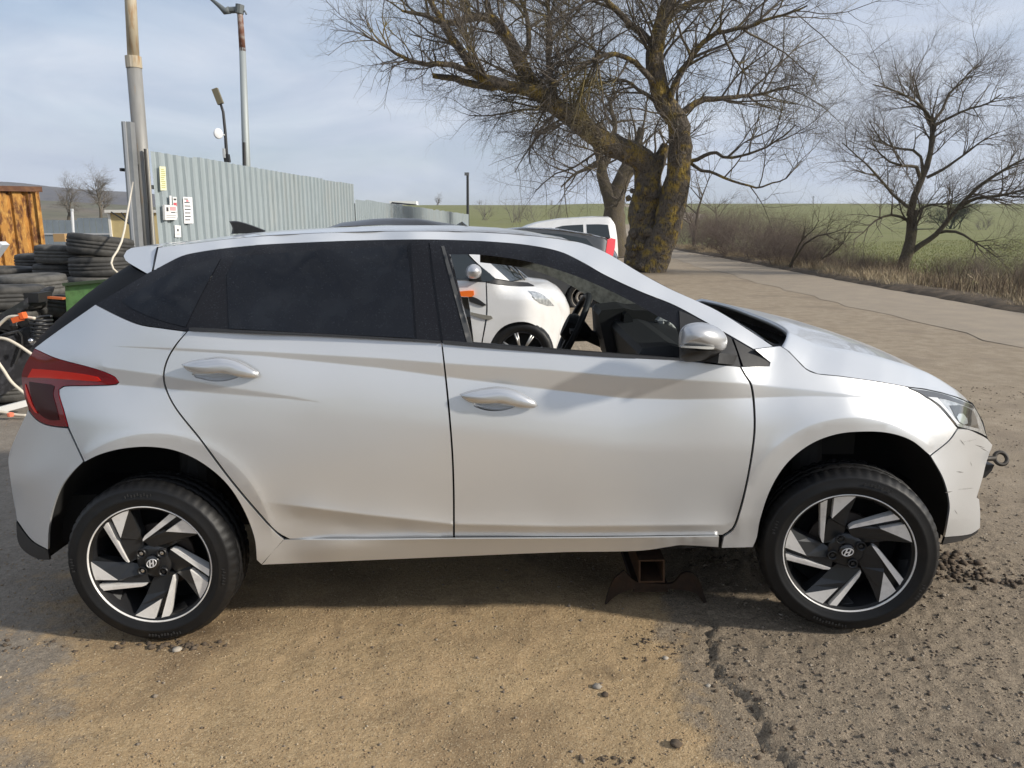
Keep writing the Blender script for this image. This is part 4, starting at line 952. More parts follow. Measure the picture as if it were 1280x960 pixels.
# ================================================================== OTHER VEHICLES
def small_tyre_mesh(R, r, wd, k, name='tyre'):
    h = R - r
    prof = [(r - .01, wd * .12), (r + .004, .012), (r + h * .35, -.004), (r + h * .75, .003), (R - .012, .016), (R - .002, wd * .2), (R, wd * .3), (R - .008, wd * .32), (R - .008, wd * .36), (R, wd * .38), (R, wd * .48), (R - .008, wd * .49), (R - .008, wd * .53), (R, wd * .54),
            (R, wd * .64), (R - .008, wd * .66), (R - .008, wd * .70), (R - .002, wd * .72), (R - .012, wd * .93), (r + h * .5, wd * 1.0), (r + .004, wd * .94), (r - .01, wd * .86)]
    mb = MB().lathe(prof, (0, 0, 0), 'y', k, lambda i, j, q: q - .006 if (4 <= j <= 6 or 15 <= j <= 18) and i % 3 == 0 else q)
    return mesh_data(name, mb.v, mb.f, RUBBER)
def plain_wheel(loc, parent, R, r, m, spokes=0, yaw=0.0):
    wl = sub_empty('wheel', loc, parent); wl.rotation_euler = (0, 0, yaw)
    local_obj('tyre', small_tyre_mesh(R, r, .19, 60), wl)
    mb = MB().lathe([(r * 1.0, .02), (r * .97, .012), (r * .93, .02), (r * .9, .12), (.001, .13)], (0, 0, 0), 'y', 40)
    local_obj('rim_barrel', mesh_data('rim_barrel', mb.v, mb.f, m if not spokes else mat('barrel_black', (0, 0, 0))), wl)
    mb = MB()
    if spokes:
        for i in range(spokes):
            a = 2 * math.pi * i / spokes + .26
            for d in (-.06, .06): mb.bar((math.cos(a) * .05, .03, math.sin(a) * .05), (math.cos(a + d) * r * .97, .02, math.sin(a + d) * r * .97), .014, .02, up=(0, 1, 0))
        mb.lathe([(.001, .02), (.05, .022), (.055, .06)], (0, 0, 0), 'y', 20)
    else:
        mb.lathe([(.001, .03), (.03, .03), (.035, .045), (.07, .06), (.075, .05), (r * .55, .035), (r * .62, .05), (r * .9, .10)], (0, 0, 0), 'y', 30)
        for i in range(10):
            a = 2 * math.pi * i / 10
            mb.lathe([(.001, .038), (.017, .038)], (math.cos(a) * r * .72, 0.02, math.sin(a) * r * .72), 'y', 8)
    local_obj('spokes' if spokes else 'steel_disc', mesh_data('wheel_disc', mb.v, mb.f, mat('worn_alloy', (.45, .44, .42), rough=.35, metal=.6) if spokes else m), wl)
    return wl

# ---- little white two-seater -----------------------------------------
YS = 6.55; SYC = YS + .76
def ymS2(px, v):
    px = np.asarray(px, float); v = np.asarray(v, float)
    o = .30 * np.clip((354 - v) / 72, 0, 1.2) * (px < 640) + .05 * sstep(420, 470, v)
    fr = np.clip((px - 648) / 54, 0, 1.2)
    return YS + o + .50 * fr ** 2.4 + .22 * sstep(372, 352, v) * sstep(615, 660, px)
small = thing('white_microcar', (float(S(560, 480, YS)[0]), SYC, 0), 'tiny white two-door car with black roof and orange mark on its door', 'car')
P_ = lambda n, pts, m, par=small, st=7, far=True, gap=.3, fl=.04, pr=0., ym=ymS2, yc=SYC: panel(n, pts, ym, m, par, st, None, far=far, gap=gap, flange=fl, proud=pr, yc=yc)
P_('rear_body', [(345, 352, 1), (440, 353, 1), (438, 400), (436, 472, 1), (425, 476), (412, 430), (385, 412), (360, 420), (346, 455, 1), (336, 440), (338, 400)], WHITEPAINT)
door = P_('door', [(441, 353, 1), (572, 350.5), (604, 352.8), (607.3, 353, 1), (608, 383), (607, 398), (602, 428), (594, 474, 1), (437, 476, 1), (439, 410)], WHITEPAINT)
P_('front_wing', [(608.2, 353.5, 1), (625, 356), (650, 358), (668, 358.5), (684, 366), (694, 376.5), (701, 390), (702, 400), (699.5, 415), (694, 440), (690, 452, 1), (688, 430), (678, 413.5), (661, 403.5), (642, 403.5), (626, 411), (614, 428), (608, 452, 1), (603, 474, 1), (595, 474, 1), (603, 428), (608.5, 398), (609.2, 383)], WHITEPAINT)
P_('screen_pillar', [(548, 284.5, 1), (566, 283, 1), (608, 324.5), (637, 351, 1), (619, 348, 1), (592, 324.5), (570, 300)], WHITEPAINT, gap=.1)
P_('side_window', [(425, 286, 1), (546, 285, 1), (570, 302), (591, 325.5), (618, 348.5), (606, 352, 1), (572, 350), (440, 352, 1)], GLASS_DARK, gap=.1)
nr = np.array([(405, 286), (425, 283), (470, 281), (530, 282), (565, 284)]); NRs = S(nr[:, 0], nr[:, 1], ymS2(nr[:, 0], nr[:, 1]))
crs = np.array([(405, 286), (425, 278), (465, 273.2), (490, 272.4), (520, 273.2), (572, 281.5)]); CRs = S(crs[:, 0], crs[:, 1], np.full(6, SYC - .15)); CRs[:, 1] = SYC
loft('roof', NRs, CRs, 2.0, mat('black_roof_panel', (.02, .02, .022), rough=.35, coat=.2), small, N=24, M=8, yc=SYC)
wn_ = np.array([(566, 284), (608, 325), (637, 351.5)]); WNs = S(wn_[:, 0], wn_[:, 1], ymS2(wn_[:, 0], wn_[:, 1]) + .02); WCs = WNs.copy(); WCs[:, 0] += np.array([.06, .14, .17]); WCs[:, 1] = SYC; WCs[0, 2] += .05; WCs[2, 2] += .0
loft('windscreen', WNs, WCs, 2.0, GLASS_DARK, small, N=12, M=8, yc=SYC)
nn = np.array([(620, 354.5), (650, 358), (668, 358.5), (684, 366), (694, 376.5), (701, 390), (702, 400), (699.5, 415), (694, 440), (690, 455)]); NNs = S(nn[:, 0], nn[:, 1], ymS2(nn[:, 0], nn[:, 1])); NCs = NNs.copy(); NCs[:, 0] += np.linspace(.16, .06, 10); NCs[:, 1] = SYC; NCs[:, 2] += np.linspace(.02, 0, 10)
loft('bonnet', NNs, NCs, 2.2, WHITEPAINT, small, N=26, M=10, yc=SYC)
P_('cowl', [(608.5, 352.5, 1), (622, 355), (650, 357.8), (668, 357, 1), (660, 353.5), (637, 352), (619, 348.8, 1)], PLASTIC, gap=0, pr=.004, far=False)
for k_, (a, b, c, d) in enumerate([(648, 350, 628, 324), (656, 350, 640, 330)]): MB().tube([S(a, b, YS + .42), S((a + c) / 2, (b + d) / 2 - 1, YS + .40), S(c, d, YS + .5)], .008, 5).build('wiper', PLASTIC, small)
P_('headlight', [(660.5, 363.5, 1), (670, 364.5), (680, 369), (687, 375.5), (693, 382.5, 1), (684, 382.5), (675, 379), (666, 371)], CLEARLENS, far=False, pr=.006, gap=0, fl=.012, st=4)
P_('side_moulding', [(587, 390, 1), (604, 393.5), (614, 395, 1), (616, 398), (613, 399.5, 1), (606, 399), (587, 393, 1)], mat('moulding_grey', (.22, .21, .18), rough=.5), far=False, pr=.012, gap=0, fl=.012, st=4)
P_('air_scoop', [(578, 371.5, 1), (591, 371), (601, 376), (608, 381.5, 1), (603, 382.5), (590, 378), (580, 374.5, 1)], PLASTIC, door, far=False, pr=.012, gap=0, fl=.012, st=4)
P_('orange_marker', [(570, 365, 1), (585, 363.5), (592, 363.5, 1), (592.5, 369), (590, 371, 1), (579, 371.5), (570, 371, 1)], mat('orange_plastic', (.85, .17, .02), rough=.4), door, far=False, pr=.03, gap=0, fl=.03, st=4)
ms_ = pillow('door_mirror', [(581.5, 340), (583, 335), (588, 331), (594, 330.3), (600, 334), (602, 341), (599, 347), (592, 349), (585, 347)], 0, YS - .05, .10, mat('mirror_silver2', (.55, .55, .56), rough=.3, metal=.6, coat=.5), small, rings=5)
MB().box(S(594, 347, YS + .04), (.10, .16, .04)).build('mirror_arm', PLASTIC, small)
for px_, v_ in ((652, 443), (385, 452)):
    c = Vector(S(px_, v_, YS + .03)); plain_wheel(c, small, .288, .20, GUNMETAL, 8); plain_wheel((c.x, 2 * SYC - c.y - .19, c.z), small, .288, .20, GUNMETAL, 8)
    mb = MB().lathe([(.001, .09), (.288, .09), (.288, .3), (.001, .3)], tuple(c), 'y', 24); mb.build('wheel_arch_liner', LINER, small)
MB().box((float(S(540, 400, YS)[0]), SYC, .38), (1.9, 1.3, .2)).build('underbody', DARK, small)

# ---- dark grey hatchback seen from its tail side ------------------------
YG = 13.9; GYC = YG + .84
def ymG2(px, v):
    px = np.asarray(px, float); v = np.asarray(v, float)
    return YG + .26 * np.clip((320 - v) / 30, 0, 1.2) + .35 * np.clip((px - 748) / 25, 0, 1.1) ** 2
greyc_ = thing('grey_hatchback', (float(S(640, 390, YG)[0]), GYC, 0), 'dark grey hatchback on steel wheels with a red tail lamp, behind the tiny white car', 'car')
P2 = lambda n, pts, m, par=greyc_, far=True, gap=.2, fl=.05, pr=0.: panel(n, pts, ymG2, m, par, 6, None, far=far, gap=gap, flange=fl, proud=pr, yc=GYC)
P2('body_side', [(470, 322, 1), (640, 321), (757, 320), (770.5, 321.5, 1), (773, 345), (771.5, 377, 1), (752, 382, 1), (750, 368), (741, 357), (728, 352.5), (715, 356), (707, 367), (704.5, 384, 1), (520, 386, 1), (518, 366), (505, 354), (490, 352), (475, 358), (468, 375, 1), (455, 374), (452, 345)], GREYPAINT)
P2('door', [(535, 323, 1), (640, 322.5), (694, 322.3, 1), (696, 350), (692, 380, 1), (536, 382, 1)], GREYPAINT, pr=.004, gap=.4)
P2('side_window', [(535, 319.5, 1), (590, 296, 1), (650, 290.5), (700, 292.5), (733, 298, 1), (752, 319, 1)], GLASS_DARK, pr=.004)
P2('rear_pillar', [(526, 321, 1), (585, 294, 1), (652, 287), (700, 289), (738, 296), (757, 299.5), (770, 321, 1)], GREYPAINT)
P2('tail_light', [(759.5, 299.5, 1), (764, 297.5), (769.5, 299, 1), (768.5, 310), (766, 321, 1), (756.5, 320, 1)], mat('red_lamp', (.55, .02, .02), rough=.15, coat=1), pr=.012, gap=0)
ng = np.array([(585, 293), (652, 287.3), (700, 289.3), (738, 296), (757, 300), (770, 321), (773, 345), (771, 378)]); NG = S(ng[:, 0], ng[:, 1], ymG2(ng[:, 0], ng[:, 1])); CG = NG.copy(); CG[:, 1] = GYC; CG[:, 2] += np.array([.05, .05, .05, .05, .03, 0, 0, 0]); CG[:, 0] += np.array([0, 0, 0, .04, .08, .1, .1, .08])
loft('roof_and_tailgate', NG, CG, 2.2, mat('black_gloss_roof', (.015, .016, .018), rough=.15, coat=.6), greyc_, N=40, M=8, yc=GYC)
ngf = np.array([(585, 293), (526, 321), (470, 322), (452, 345), (455, 376)]); NGF = S(ngf[:, 0], ngf[:, 1], ymG2(ngf[:, 0], ngf[:, 1])); CGF = NGF.copy(); CGF[:, 1] = GYC; CGF[:, 2] += .05; CGF[:, 0] -= np.array([0, .1, .1, .1, .1])
loft('bonnet_and_screen', NGF, CGF, 2.2, GREYPAINT, greyc_, N=24, M=8, yc=GYC)
STEEL = mat('dusty_steel_wheel', (.33, .30, .26), rough=.6, metal=.3, noise=(20, (.2, .17, .14), .4, .7))
for px_, v_ in ((728, 372), (489, 371)):
    c = Vector(S(px_, v_, YG + .04)); plain_wheel(c, greyc_, .31, .2, STEEL); plain_wheel((c.x, 2 * GYC - c.y - .19, c.z), greyc_, .31, .2, STEEL)
    MB().lathe([(.001, .05), (.34, .05), (.34, .35), (.001, .35)], tuple(c), 'y', 24).build('wheel_arch_liner', LINER, greyc_)
MB().box((float(S(620, 380, YG)[0]), GYC, .3), (3.4, 1.5, .2)).build('underbody', DARK, greyc_)

# ---- white van ------------------------------------------------------------
YV = 18.0; VYC = YV + .88
def ymV(px, v): 
    px = np.asarray(px, float); v = np.asarray(v, float)
    return YV + .22 * np.clip((298 - v) / 26, 0, 1.2) + .2 * np.clip((px - 760) / 13, 0, 1.1) ** 2
van = thing('white_van', (float(S(700, 345, YV)[0]), VYC, 0), 'white high-roofed van with dark side windows parked beside the lichen-covered tree trunk', 'van')
P3 = lambda n, pts, m, far=True, gap=.1, fl=.05, pr=0.: panel(n, pts, ymV, m, van, 6, None, far=far, gap=gap, flange=fl, proud=pr, yc=VYC)
P3('body_side', [(648, 290, 1), (660, 283), (672, 278.8), (700, 274.2), (744, 271.5), (763, 272, 1), (769, 282), (772.5, 311), (772, 352, 1), (750, 354), (745, 342), (735, 338), (724, 342), (719, 354, 1), (590, 356, 1), (588, 316), (610, 308), (640, 300, 1)], WHITEPAINT)
P3('side_window', [(694, 284.5, 1), (703, 282.2), (729, 280.6, 1), (730, 299, 1), (692, 299, 1)], GLASS_DARK, pr=.006)
P3('side_window', [(733, 280.4, 1), (750, 280.2), (760, 281, 1), (763, 297.5, 1), (748, 299), (734, 299, 1)], GLASS_DARK, pr=.006)
P3('front_window', [(655, 297, 1), (672, 286), (690, 284.8, 1), (688, 299, 1)], GLASS_DARK, pr=.006)
nv = np.array([(588, 330), (589, 316), (612, 308), (640, 300), (648, 290), (660, 283.5), (672, 279), (700, 274.4), (744, 271.8), (763, 272.2), (769, 282), (772.5, 311), (772, 350)]); NV = S(nv[:, 0], nv[:, 1], ymV(nv[:, 0], nv[:, 1])); CV = NV.copy(); CV[:, 1] = VYC; CV[:, 2] += .035; CV[:, 0] += np.array([-.1, -.1, -.1, -.1, -.05, -.05, 0, 0, 0, .02, .05, .05, .05])
loft('roof', NV, CV, 2.4, WHITEPAINT, van, N=60, M=8, yc=VYC)
for px_, v_ in ((735, 350), (612, 351)):
    c = Vector(S(px_, v_, YV + .04)); plain_wheel(c, van, .31, .2, STEEL); plain_wheel((c.x, 2 * VYC - c.y - .19, c.z), van, .31, .2, STEEL)
MB().box((float(S(690, 345, YV)[0]), VYC, .3), (3.2, 1.5, .2)).build('underbody', DARK, van)

# ================================================================== CORRUGATED FENCE
GALV = mat('galvanised_sheet', (.40, .455, .475), rough=.42, metal=.3, noise=(3.5, (.33, .38, .395), .4, .7, 5, (7, 7, .6)), noise2=(1.2, (.43, .465, .465), .55, .8), bump=(9, .12, .02))
GALVS = [GALV] + [mat('galvanised_sheet_b', (.36, .415, .435), rough=.5, metal=.3, noise=(2.6, (.40, .43, .43), .4, .7, 6, (5, 5, .5)), noise2=(5, (.26, .27, .25), .58, .8, 6, (4, 4, .4))), mat('galvanised_sheet_c', (.42, .475, .49), rough=.4, metal=.4, noise=(4, (.35, .40, .415), .4, .7, 5, (7, 7, .6)), noise2=(1.6, (.30, .28, .24), .66, .85, 6, (6, 6, .4))), GALV]
FA = np.array([S(188, 188, 10.0)[0], 10.0]); FB_ = np.array([S(440, 230, 18.4)[0], 18.4]); FC_ = np.array([S(585, 268, 49.0)[0], 49.0])
def fence_run(name, A, B, ht, sheet_w, label, jitter):
    t = thing(name, (A[0], A[1], 0), label, 'fence')
    d = B - A; Lr = np.linalg.norm(d); d = d / Lr; nrm = np.array([d[1], -d[0]])    # towards the yard
    n = round(Lr / sheet_w); w_ = Lr / n; ribs = max(1, round(w_ / .225)); pt = w_ / ribs
    r_ = np.random.default_rng(3)
    for i in range(n):
        xs = []
        for k in range(ribs):
            for u, h in ((0, 0), (.28, 0), (.40, 1), (.46, 1), (.58, 0), (.92, 0)) if False else ((.0, 0), (.50, 0), (.56, 1), (.86, 1), (.92, 0)): xs.append((k * pt + u * pt, h * .036))
        xs.append((w_ + .03, 0))
        top = ht + r_.uniform(-1, 1) * jitter; ov = .007 * (i % 2)
        V = []
        for s, h in xs:
            q = A + d * (i * w_ + s) + nrm * (h + ov)
            V += [(q[0], q[1], .04), (q[0], q[1], top * .5), (q[0], q[1], top)]
        V = np.array(V); V2 = V - np.array([nrm[0], nrm[1], 0]) * .0015
        m_ = len(xs); f = [(3 * a + b, 3 * a + 3 + b, 3 * a + 4 + b, 3 * a + 1 + b) for a in range(m_ - 1) for b in (0, 1)]
        obj('corrugated_sheet', V, f, GALVS[int(r_.integers(0, 4))], t, smooth=False)
    mb_n = int(Lr / 2.6) + 1
    for i in range(mb_n):
        q = A + d * (i * Lr / mb_n + .2) - nrm * .05
        MB().box((q[0], q[1], ht / 2 - .05), (.06, .06, ht - .1)).build('post', mat('fence_post', (.2, .21, .21), rough=.6, metal=.5), t)
    for z in (.5, ht - .45):
        q0 = A - nrm * .028; q1 = B - nrm * .028
        MB().bar((q0[0], q0[1], z), (q1[0], q1[1], z), .03, .05).build('rail', mat('fence_post', (0, 0, 0)), t)
    return t
tall = fence_run('metal_fence', FA, FB_, 2.44, 1.06, 'tall corrugated galvanised fence carrying the paper notices', .014)
low = fence_run('metal_fence', FB_ + np.array([.03, .12]), FC_, 2.11, 1.06, 'lower corrugated fence running on beyond the tall section', .02)
# notices on the tall fence
fd_ = (FB_ - FA) / np.linalg.norm(FB_ - FA); fn = np.array([fd_[1], -fd_[0]])
def on_fence(px, v):
    a = (px - 640) / F; b = (480 - v) / F; D_ = np.array([a, cp + b * sp, -sp + b * cp])
    o = FA + fn * .045; t = (o @ fn) / (D_[:2] @ fn); return np.array([0, 0, H]) + D_ * t
def notice(name, x0, x1, v0, v1, col, label, cat, marks, thick=.004, slope=.06):
    q = [on_fence(x0, v0), on_fence(x1, v0 + (x1 - x0) * slope), on_fence(x1 + (v1 - v0) * .045, v1 - (x1 - x0) * .02), on_fence(x0 + (v1 - v0) * .05, v1)]
    base = np.mean(q, 0); t = thing(name, tuple(base), label, cat, None)
    off = Vector((fn[0], fn[1], 0)) * thick
    MB().prism(q, off).build('sheet', mat('notice_' + cat.replace(' ', '_') + str(col), col, rough=.6, noise=(40, tuple(c * .85 for c in col), .45, .7)), t)
    Q = [Vector(p) for p in q]
    def at(u, w): return Q[0].lerp(Q[1], u).lerp(Q[3].lerp(Q[2], u), w) + off * (1.0 + .5 / max(thick * 1000, 1)) + Vector((fn[0], fn[1], 0)) * .0012
    for nm, u0, u1, w0, w1, c in marks:
        MB().prism([at(u0, w0), at(u1, w0), at(u1, w1), at(u0, w1)], Vector((fn[0], fn[1], 0)) * .0008).build(nm, mat('ink' + str(c), c, rough=.7), t)
    return t
BK = (.05, .05, .055); RDI = (.55, .10, .12); GRN = (.30, .31, .10)
r3 = np.random.default_rng(9)
scr = [('print_line', .12 + r3.uniform(0, .1), .6 + r3.uniform(0, .3), .1 + .085 * i, .1 + .085 * i + .035, (.42, .42, .16)) for i in range(10)]
notice('paper_notice', 199, 206.5, 208, 238, (.78, .77, .52), 'faded yellowish paper notice high on the tall fence', 'notice', scr)
notice('paper_notice', 228.5, 240, 246, 279.5, (.80, .80, .81), 'long white paper list in the middle of the fence notices', 'notice', [('print_line', .1, .3 + r3.uniform(.1, .45), .06 + .13 * i, .06 + .13 * i + .035, BK) for i in range(7)] + [('red_print', .3, .55, .12, .17, RDI)])
notice('paper_notice', 215.5, 220.5, 246, 272, (.74, .74, .73), 'narrow white strip notice with a red band beside the boxed sign', 'notice', [('red_print', .1, .9, .28, .45, RDI), ('print_line', .2, .8, .08, .16, BK), ('print_line', .2, .8, .72, .80, BK)])
notice('boxed_sign', 203, 217.5, 256, 275, (.80, .79, .77), 'thick white sign with a pink heading on the tall fence', 'sign', [('heading', .42, .95, .10, .36, (.72, .35, .36)), ('pictogram', .12, .30, .15, .42, BK), ('print_line', .5, .9, .46, .52, BK), ('print_line', .1, .92, .68, .73, (.35, .35, .35)), ('print_line', .1, .9, .82, .86, (.35, .35, .35))], .03)
notice('paper_notice', 218, 225.5, 281.5, 296.5, (.78, .78, .78), 'small white paper with a dark dot, lowest of the fence notices', 'notice', [('pictogram', .35, .6, .3, .5, BK), ('print_line', .2, .8, .7, .76, (.4, .4, .4))])
notice('paper_notice', 211.5, 214, 244.5, 256, (.72, .72, .72), 'narrow blank white slip just above the boxed sign', 'notice', [])

# ================================================================== POLES AND LAMPS
POLE = mat('weathered_pole', (.30, .295, .28), rough=.6, metal=.3, noise=(2.5, (.24, .235, .22), .4, .7, 5, (6, 6, 1)), noise2=(4, (.34, .22, .12), .60, .75, 6, (5, 5, .7)))
POLEU = mat('rust_stained_pole', (.42, .36, .26), rough=.7, noise=(5, (.30, .17, .07), .5, .7, 6, (4, 4, .8)), noise2=(2, (.55, .50, .42), .5, .7, 5, (6, 6, .5)))
yp = 9.55
pole = thing('tall_pole', tuple(S(193, 425, yp)), 'tall grey steel pole with a rust-stained upper tube at the near end of the fence', 'pole')
J = S(167.5, 83, yp); Bp = S(196.5, 425, yp); Tp = S(160, -60, yp)
MB().tube([Bp, S(184.5, 290, yp), J], .083, 16).build('lower_tube', POLE, pole, smooth=True)
MB().tube([J + np.array([0, 0, -.02]), J + np.array([0, 0, .11])], .09, 16).build('collar', POLEU, pole)
MB().tube([J, Tp], [.066, .062], 16).build('upper_tube', POLEU, pole, smooth=True)
MB().tube([S(181, 186, yp - .09), S(186, 250, yp - .09), S(191, 330, yp - .09)], .014, 6).build('cable_conduit', mat('dark_conduit', (.03, .028, .025), rough=.7), pole)
MB().tube([S(184, 186, yp - .085), S(189, 250, yp - .085), S(194, 330, yp - .085)], .008, 6).build('pale_strip', mat('pale_strip', (.5, .47, .40), rough=.7), pole)
cpost = thing('channel_post', tuple(S(172, 425, 9.3)), 'short grey steel channel post leaning beside the tall pole', 'post')
a0, a1 = Vector(S(157.5, 152, 9.3)), Vector(S(178, 425, 9.3)); sx = Vector((1, 0, 0))
MB().bar(a0, a1, .105, .02, up=(0, 1, 0)).build('web', mat('galv_post', (.36, .37, .375), rough=.45, metal=.5, noise=(4, (.28, .29, .295), .4, .7)), cpost)
MB().bar(a0 + Vector((-.046, .05, 0)), a1 + Vector((-.046, .05, 0)), .012, .10, up=(0, 1, 0)).bar(a0 + Vector((.046, .05, 0)), a1 + Vector((.046, .05, 0)), .012, .10, up=(0, 1, 0)).build('flange', mat('galv_post', (0, 0, 0)), cpost)
MB().bar(a0 + Vector((-.012, -.018, 0)), a1 + Vector((-.012, -.018, 0)), .028, .016, up=(0, 1, 0)).build('rib', mat('galv_light', (.55, .56, .57), rough=.4, metal=.5), cpost)
MB().bar(S(150.5, 212, 9.35), S(172, 213.5, 9.5), .05, .035).bar(S(170, 205, 9.45), S(172, 255, 9.45), .05, .05).build('black_bracket', PLASTIC, cpost)
yl = 16.0
lampt = thing('street_lamp', tuple(S(312, 330, yl)), 'tall tapering street lamp with a rusty top behind the fence', 'street lamp')
MB().tube([S(311, 330, yl), S(308, 205, yl), S(303, 60, yl)], [.085, .078, .062], 12).build('lower_pole', mat('lamp_pole_grey', (.34, .37, .37), rough=.6, metal=.3), lampt, smooth=True)
MB().tube([S(303.2, 64, yl), S(299.5, 10, yl)], [.063, .055], 12).build('rusty_pole', mat('lamp_pole_rust', (.16, .07, .045), rough=.8, noise=(7, (.34, .30, .27), .45, .62)), lampt, smooth=True)
MB().tube([S(300, 6, yl), S(299, 17, yl)], .085, 10).tube([S(299, 12, yl), S(284, 13, yl)], .06, 8).build('bracket', mat('lamp_head', (.13, .145, .15), rough=.6), lampt)
MB().tube([S(287, 12.5, yl), S(281, 14, yl), S(275, 8, yl), S(258, -6, yl)], [.07, .065, .045, .02], 8).build('lamp_arm', mat('lamp_head', (0, 0, 0)), lampt, smooth=True)
MB().tube([S(301, 15, yl), S(306, 14, yl), S(308, 18, yl)], .02, 6).build('hook', mat('lamp_head', (0, 0, 0)), lampt)
MB().tube([S(305, 178, yl - .1), S(306, 215, yl - .1)], .03, 6).build('cable_box', PLASTIC, lampt)
ys2 = 14.0
lamp2 = thing('yard_lamp', tuple(S(285, 330, ys2)), 'small bent black lamp post rising behind the fence', 'street lamp')
MB().tube([S(288, 330, ys2), S(283.8, 202, ys2), S(281.5, 165, ys2), S(279, 140, ys2), S(275.5, 129, ys2)], [.03, .03, .026, .024, .022], 8).build('bent_post', mat('lamp_black', (.025, .026, .028), rough=.5), lamp2, smooth=True)
hb = MB(); hb.bar(S(276, 130, ys2), S(268.5, 111, ys2), .10, .07, up=(0, 1, 0)); hb.build('lamp_head', mat('lamp_olive', (.16, .14, .09), rough=.6), lamp2)
MB().bar(S(284.5, 203, ys2), S(283, 193, ys2), .09, .09).build('foot', mat('lamp_black', (0, 0, 0)), lamp2)
MB().box(S(280, 191.5, ys2 - .05), (.04, .04, .16)).build('junction_box', mat('pale_box', (.5, .52, .53), rough=.5), lamp2)
dish = thing('antenna_dish', tuple(S(274, 168, ys2 - .1)), 'small white round antenna dish on the bent lamp post', 'antenna')
dc = Vector(S(273, 167, ys2 - .15))
db = MB().lathe([(.001, .07), (.06, .06), (.075, .03), (.078, 0), (.06, -.01), (.001, -.02)], (0, 0, 0), 'y', 20); db.v = [tuple(dc + Matrix.Rotation(.7, 3, 'Z') @ Vector((p[0], p[1], p[2] * 1.15))) for p in db.v]
db.build('reflector', mat('dish_white', (.8, .8, .8), rough=.4), dish, smooth=True)
MB().tube([dc, S(281.5, 169, ys2)], .015, 6).build('mount', mat('pale_box', (0, 0, 0)), dish)
yu = 60.0
upole = thing('utility_pole', tuple(S(584, 312, yu)), 'thin dark utility pole standing in the distance beyond the fence end', 'pole')
MB().tube([S(585, 315, yu), S(584.5, 216, yu)], [.13, .10], 8).build('shaft', mat('lamp_black', (0, 0, 0)), upole)
MB().box(S(583.5, 217.5, yu), (.34, .25, .22)).build('lamp_head', mat('far_grey', (.12, .125, .13), rough=.6), upole)

# ================================================================== LEFT: CONTAINER, FENCE, TYRES, SCRAP
RC_ = mat('peeling_rust_paint', (.46, .22, .05), rough=.8, noise=(5, (.13, .05, .02), .47, .60, 8, (2.4, 2.4, .8)), noise2=(13, (.62, .36, .10), .52, .72, 6, (2, 2, .7)), bump=(30, .5, .01))
yc_ = 14.0
cont = thing('rusty_container', tuple(S(20, 355, yc_)), 'orange rusting corrugated container with flaking paint', 'container')
xr = float(S(52.5, 300, yc_)[0]); zt = float(S(30, 239, yc_)[2]); V = []; f = []
xs = []; x = xr
i = 0
while x > xr - 5:
    for u, h in ((0, 0), (.13, 0), (.165, .05), (.20, .05)): xs.append((x - u, h))
    x -= .235
m_ = len(xs)
for a, h in xs: V += [(a, yc_ + h, .0), (a, yc_ + h, zt)]
f = [(2 * k, 2 * k + 1, 2 * k + 3, 2 * k + 2) for k in range(m_ - 1)]
obj('corrugated_wall', V, f, RC_, cont, smooth=False)
MB().box((xr - 2.5, yc_ + 1.25, zt / 2), (5.0, 2.3, zt - .04)).build('container_shell', RC_, cont)
RB = mat('brown_rail', (.13, .06, .035), rough=.8, noise=(9, (.2, .1, .05), .45, .7))
MB().box((xr - 2.45, yc_ + .02, zt + .035), (5.1, .16, .09)).build('top_rail', RB, cont)
MB().box((xr + .015, yc_ - .01, zt / 2), (.06, .10, zt)).build('corner_post', RC_, cont)
MB().box((xr - 2.5, yc_ + 1.25, zt + .03), (5.0, 2.35, .05)).build('roof', RB, cont)
Rz = Matrix.Rotation(math.radians(31.8), 4, 'Z')
for ch in cont.children:
    mw = Matrix.Translation(Vector((xr, yc_, 0)) - WL[cont.name]) @ Rz @ Matrix.Translation(WL[cont.name] - Vector((xr, yc_, 0)))
    ch.data.transform(mw)
ff = thing('panel_fence', tuple(S(98, 316, 40)), 'distant blue-grey panel fence behind the tyre stacks', 'fence')
BG = mat('blue_grey_panel', (.27, .31, .34), rough=.5, metal=.3, noise=(1.5, (.22, .255, .285), .4, .7))
xa = 10.0
for k in range(34):
    x0 = float(S(-60 + k * 7.7, 290, 40)[0]); wdt_ = .292; top = 1.72 if k < 21 else 1.83
    MB().box((x0, 40, top / 2), (wdt_, .03, top)).build('panel', BG, ff)
MB().box((float(S(80, 290, 40)[0]), 39.95, 1.02), (11.5, .03, .07)).build('rail', mat('pale_rail', (.5, .51, .52), rough=.5), ff)
wp = thing('white_post', tuple(S(92, 320, 30)), 'thin white post leaning in front of the blue-grey fence', 'post')
MB().tube([S(93.5, 322, 30), S(90, 262.5, 30)], .05, 8).build('shaft', mat('white_tube', (.68, .69, .70), rough=.5), wp)
MB().tube([S(90.2, 264, 30), S(90, 261, 30)], .06, 8).build('cap', mat('pale_box', (0, 0, 0)), wp)
cab = thing('cream_cabin', tuple(S(158, 345, 20)), 'small cream-coloured cabin with a white top edge behind the tyres', 'cabin')
CRM = mat('cream_paint', (.62, .50, .25), rough=.6, noise=(4, (.52, .41, .2), .45, .7))
cx0 = float(S(139, 300, 20)[0]); cw = 1.3; zt2 = float(S(150, 266, 20)[2])
MB().box((cx0 + cw / 2, 20.8, zt2 / 2), (cw, 1.6, zt2)).build('wall', CRM, cab)
MB().box((cx0 + cw / 2, 20.75, zt2 + .035), (cw + .06, 1.75, .07)).build('roof_edge', mat('cream_white', (.78, .76, .70), rough=.5), cab)
MB().box((cx0 + .02, 19.99, zt2 / 2), (.06, .03, zt2)).build('corner_trim', mat('cream_white', (0, 0, 0)), cab)
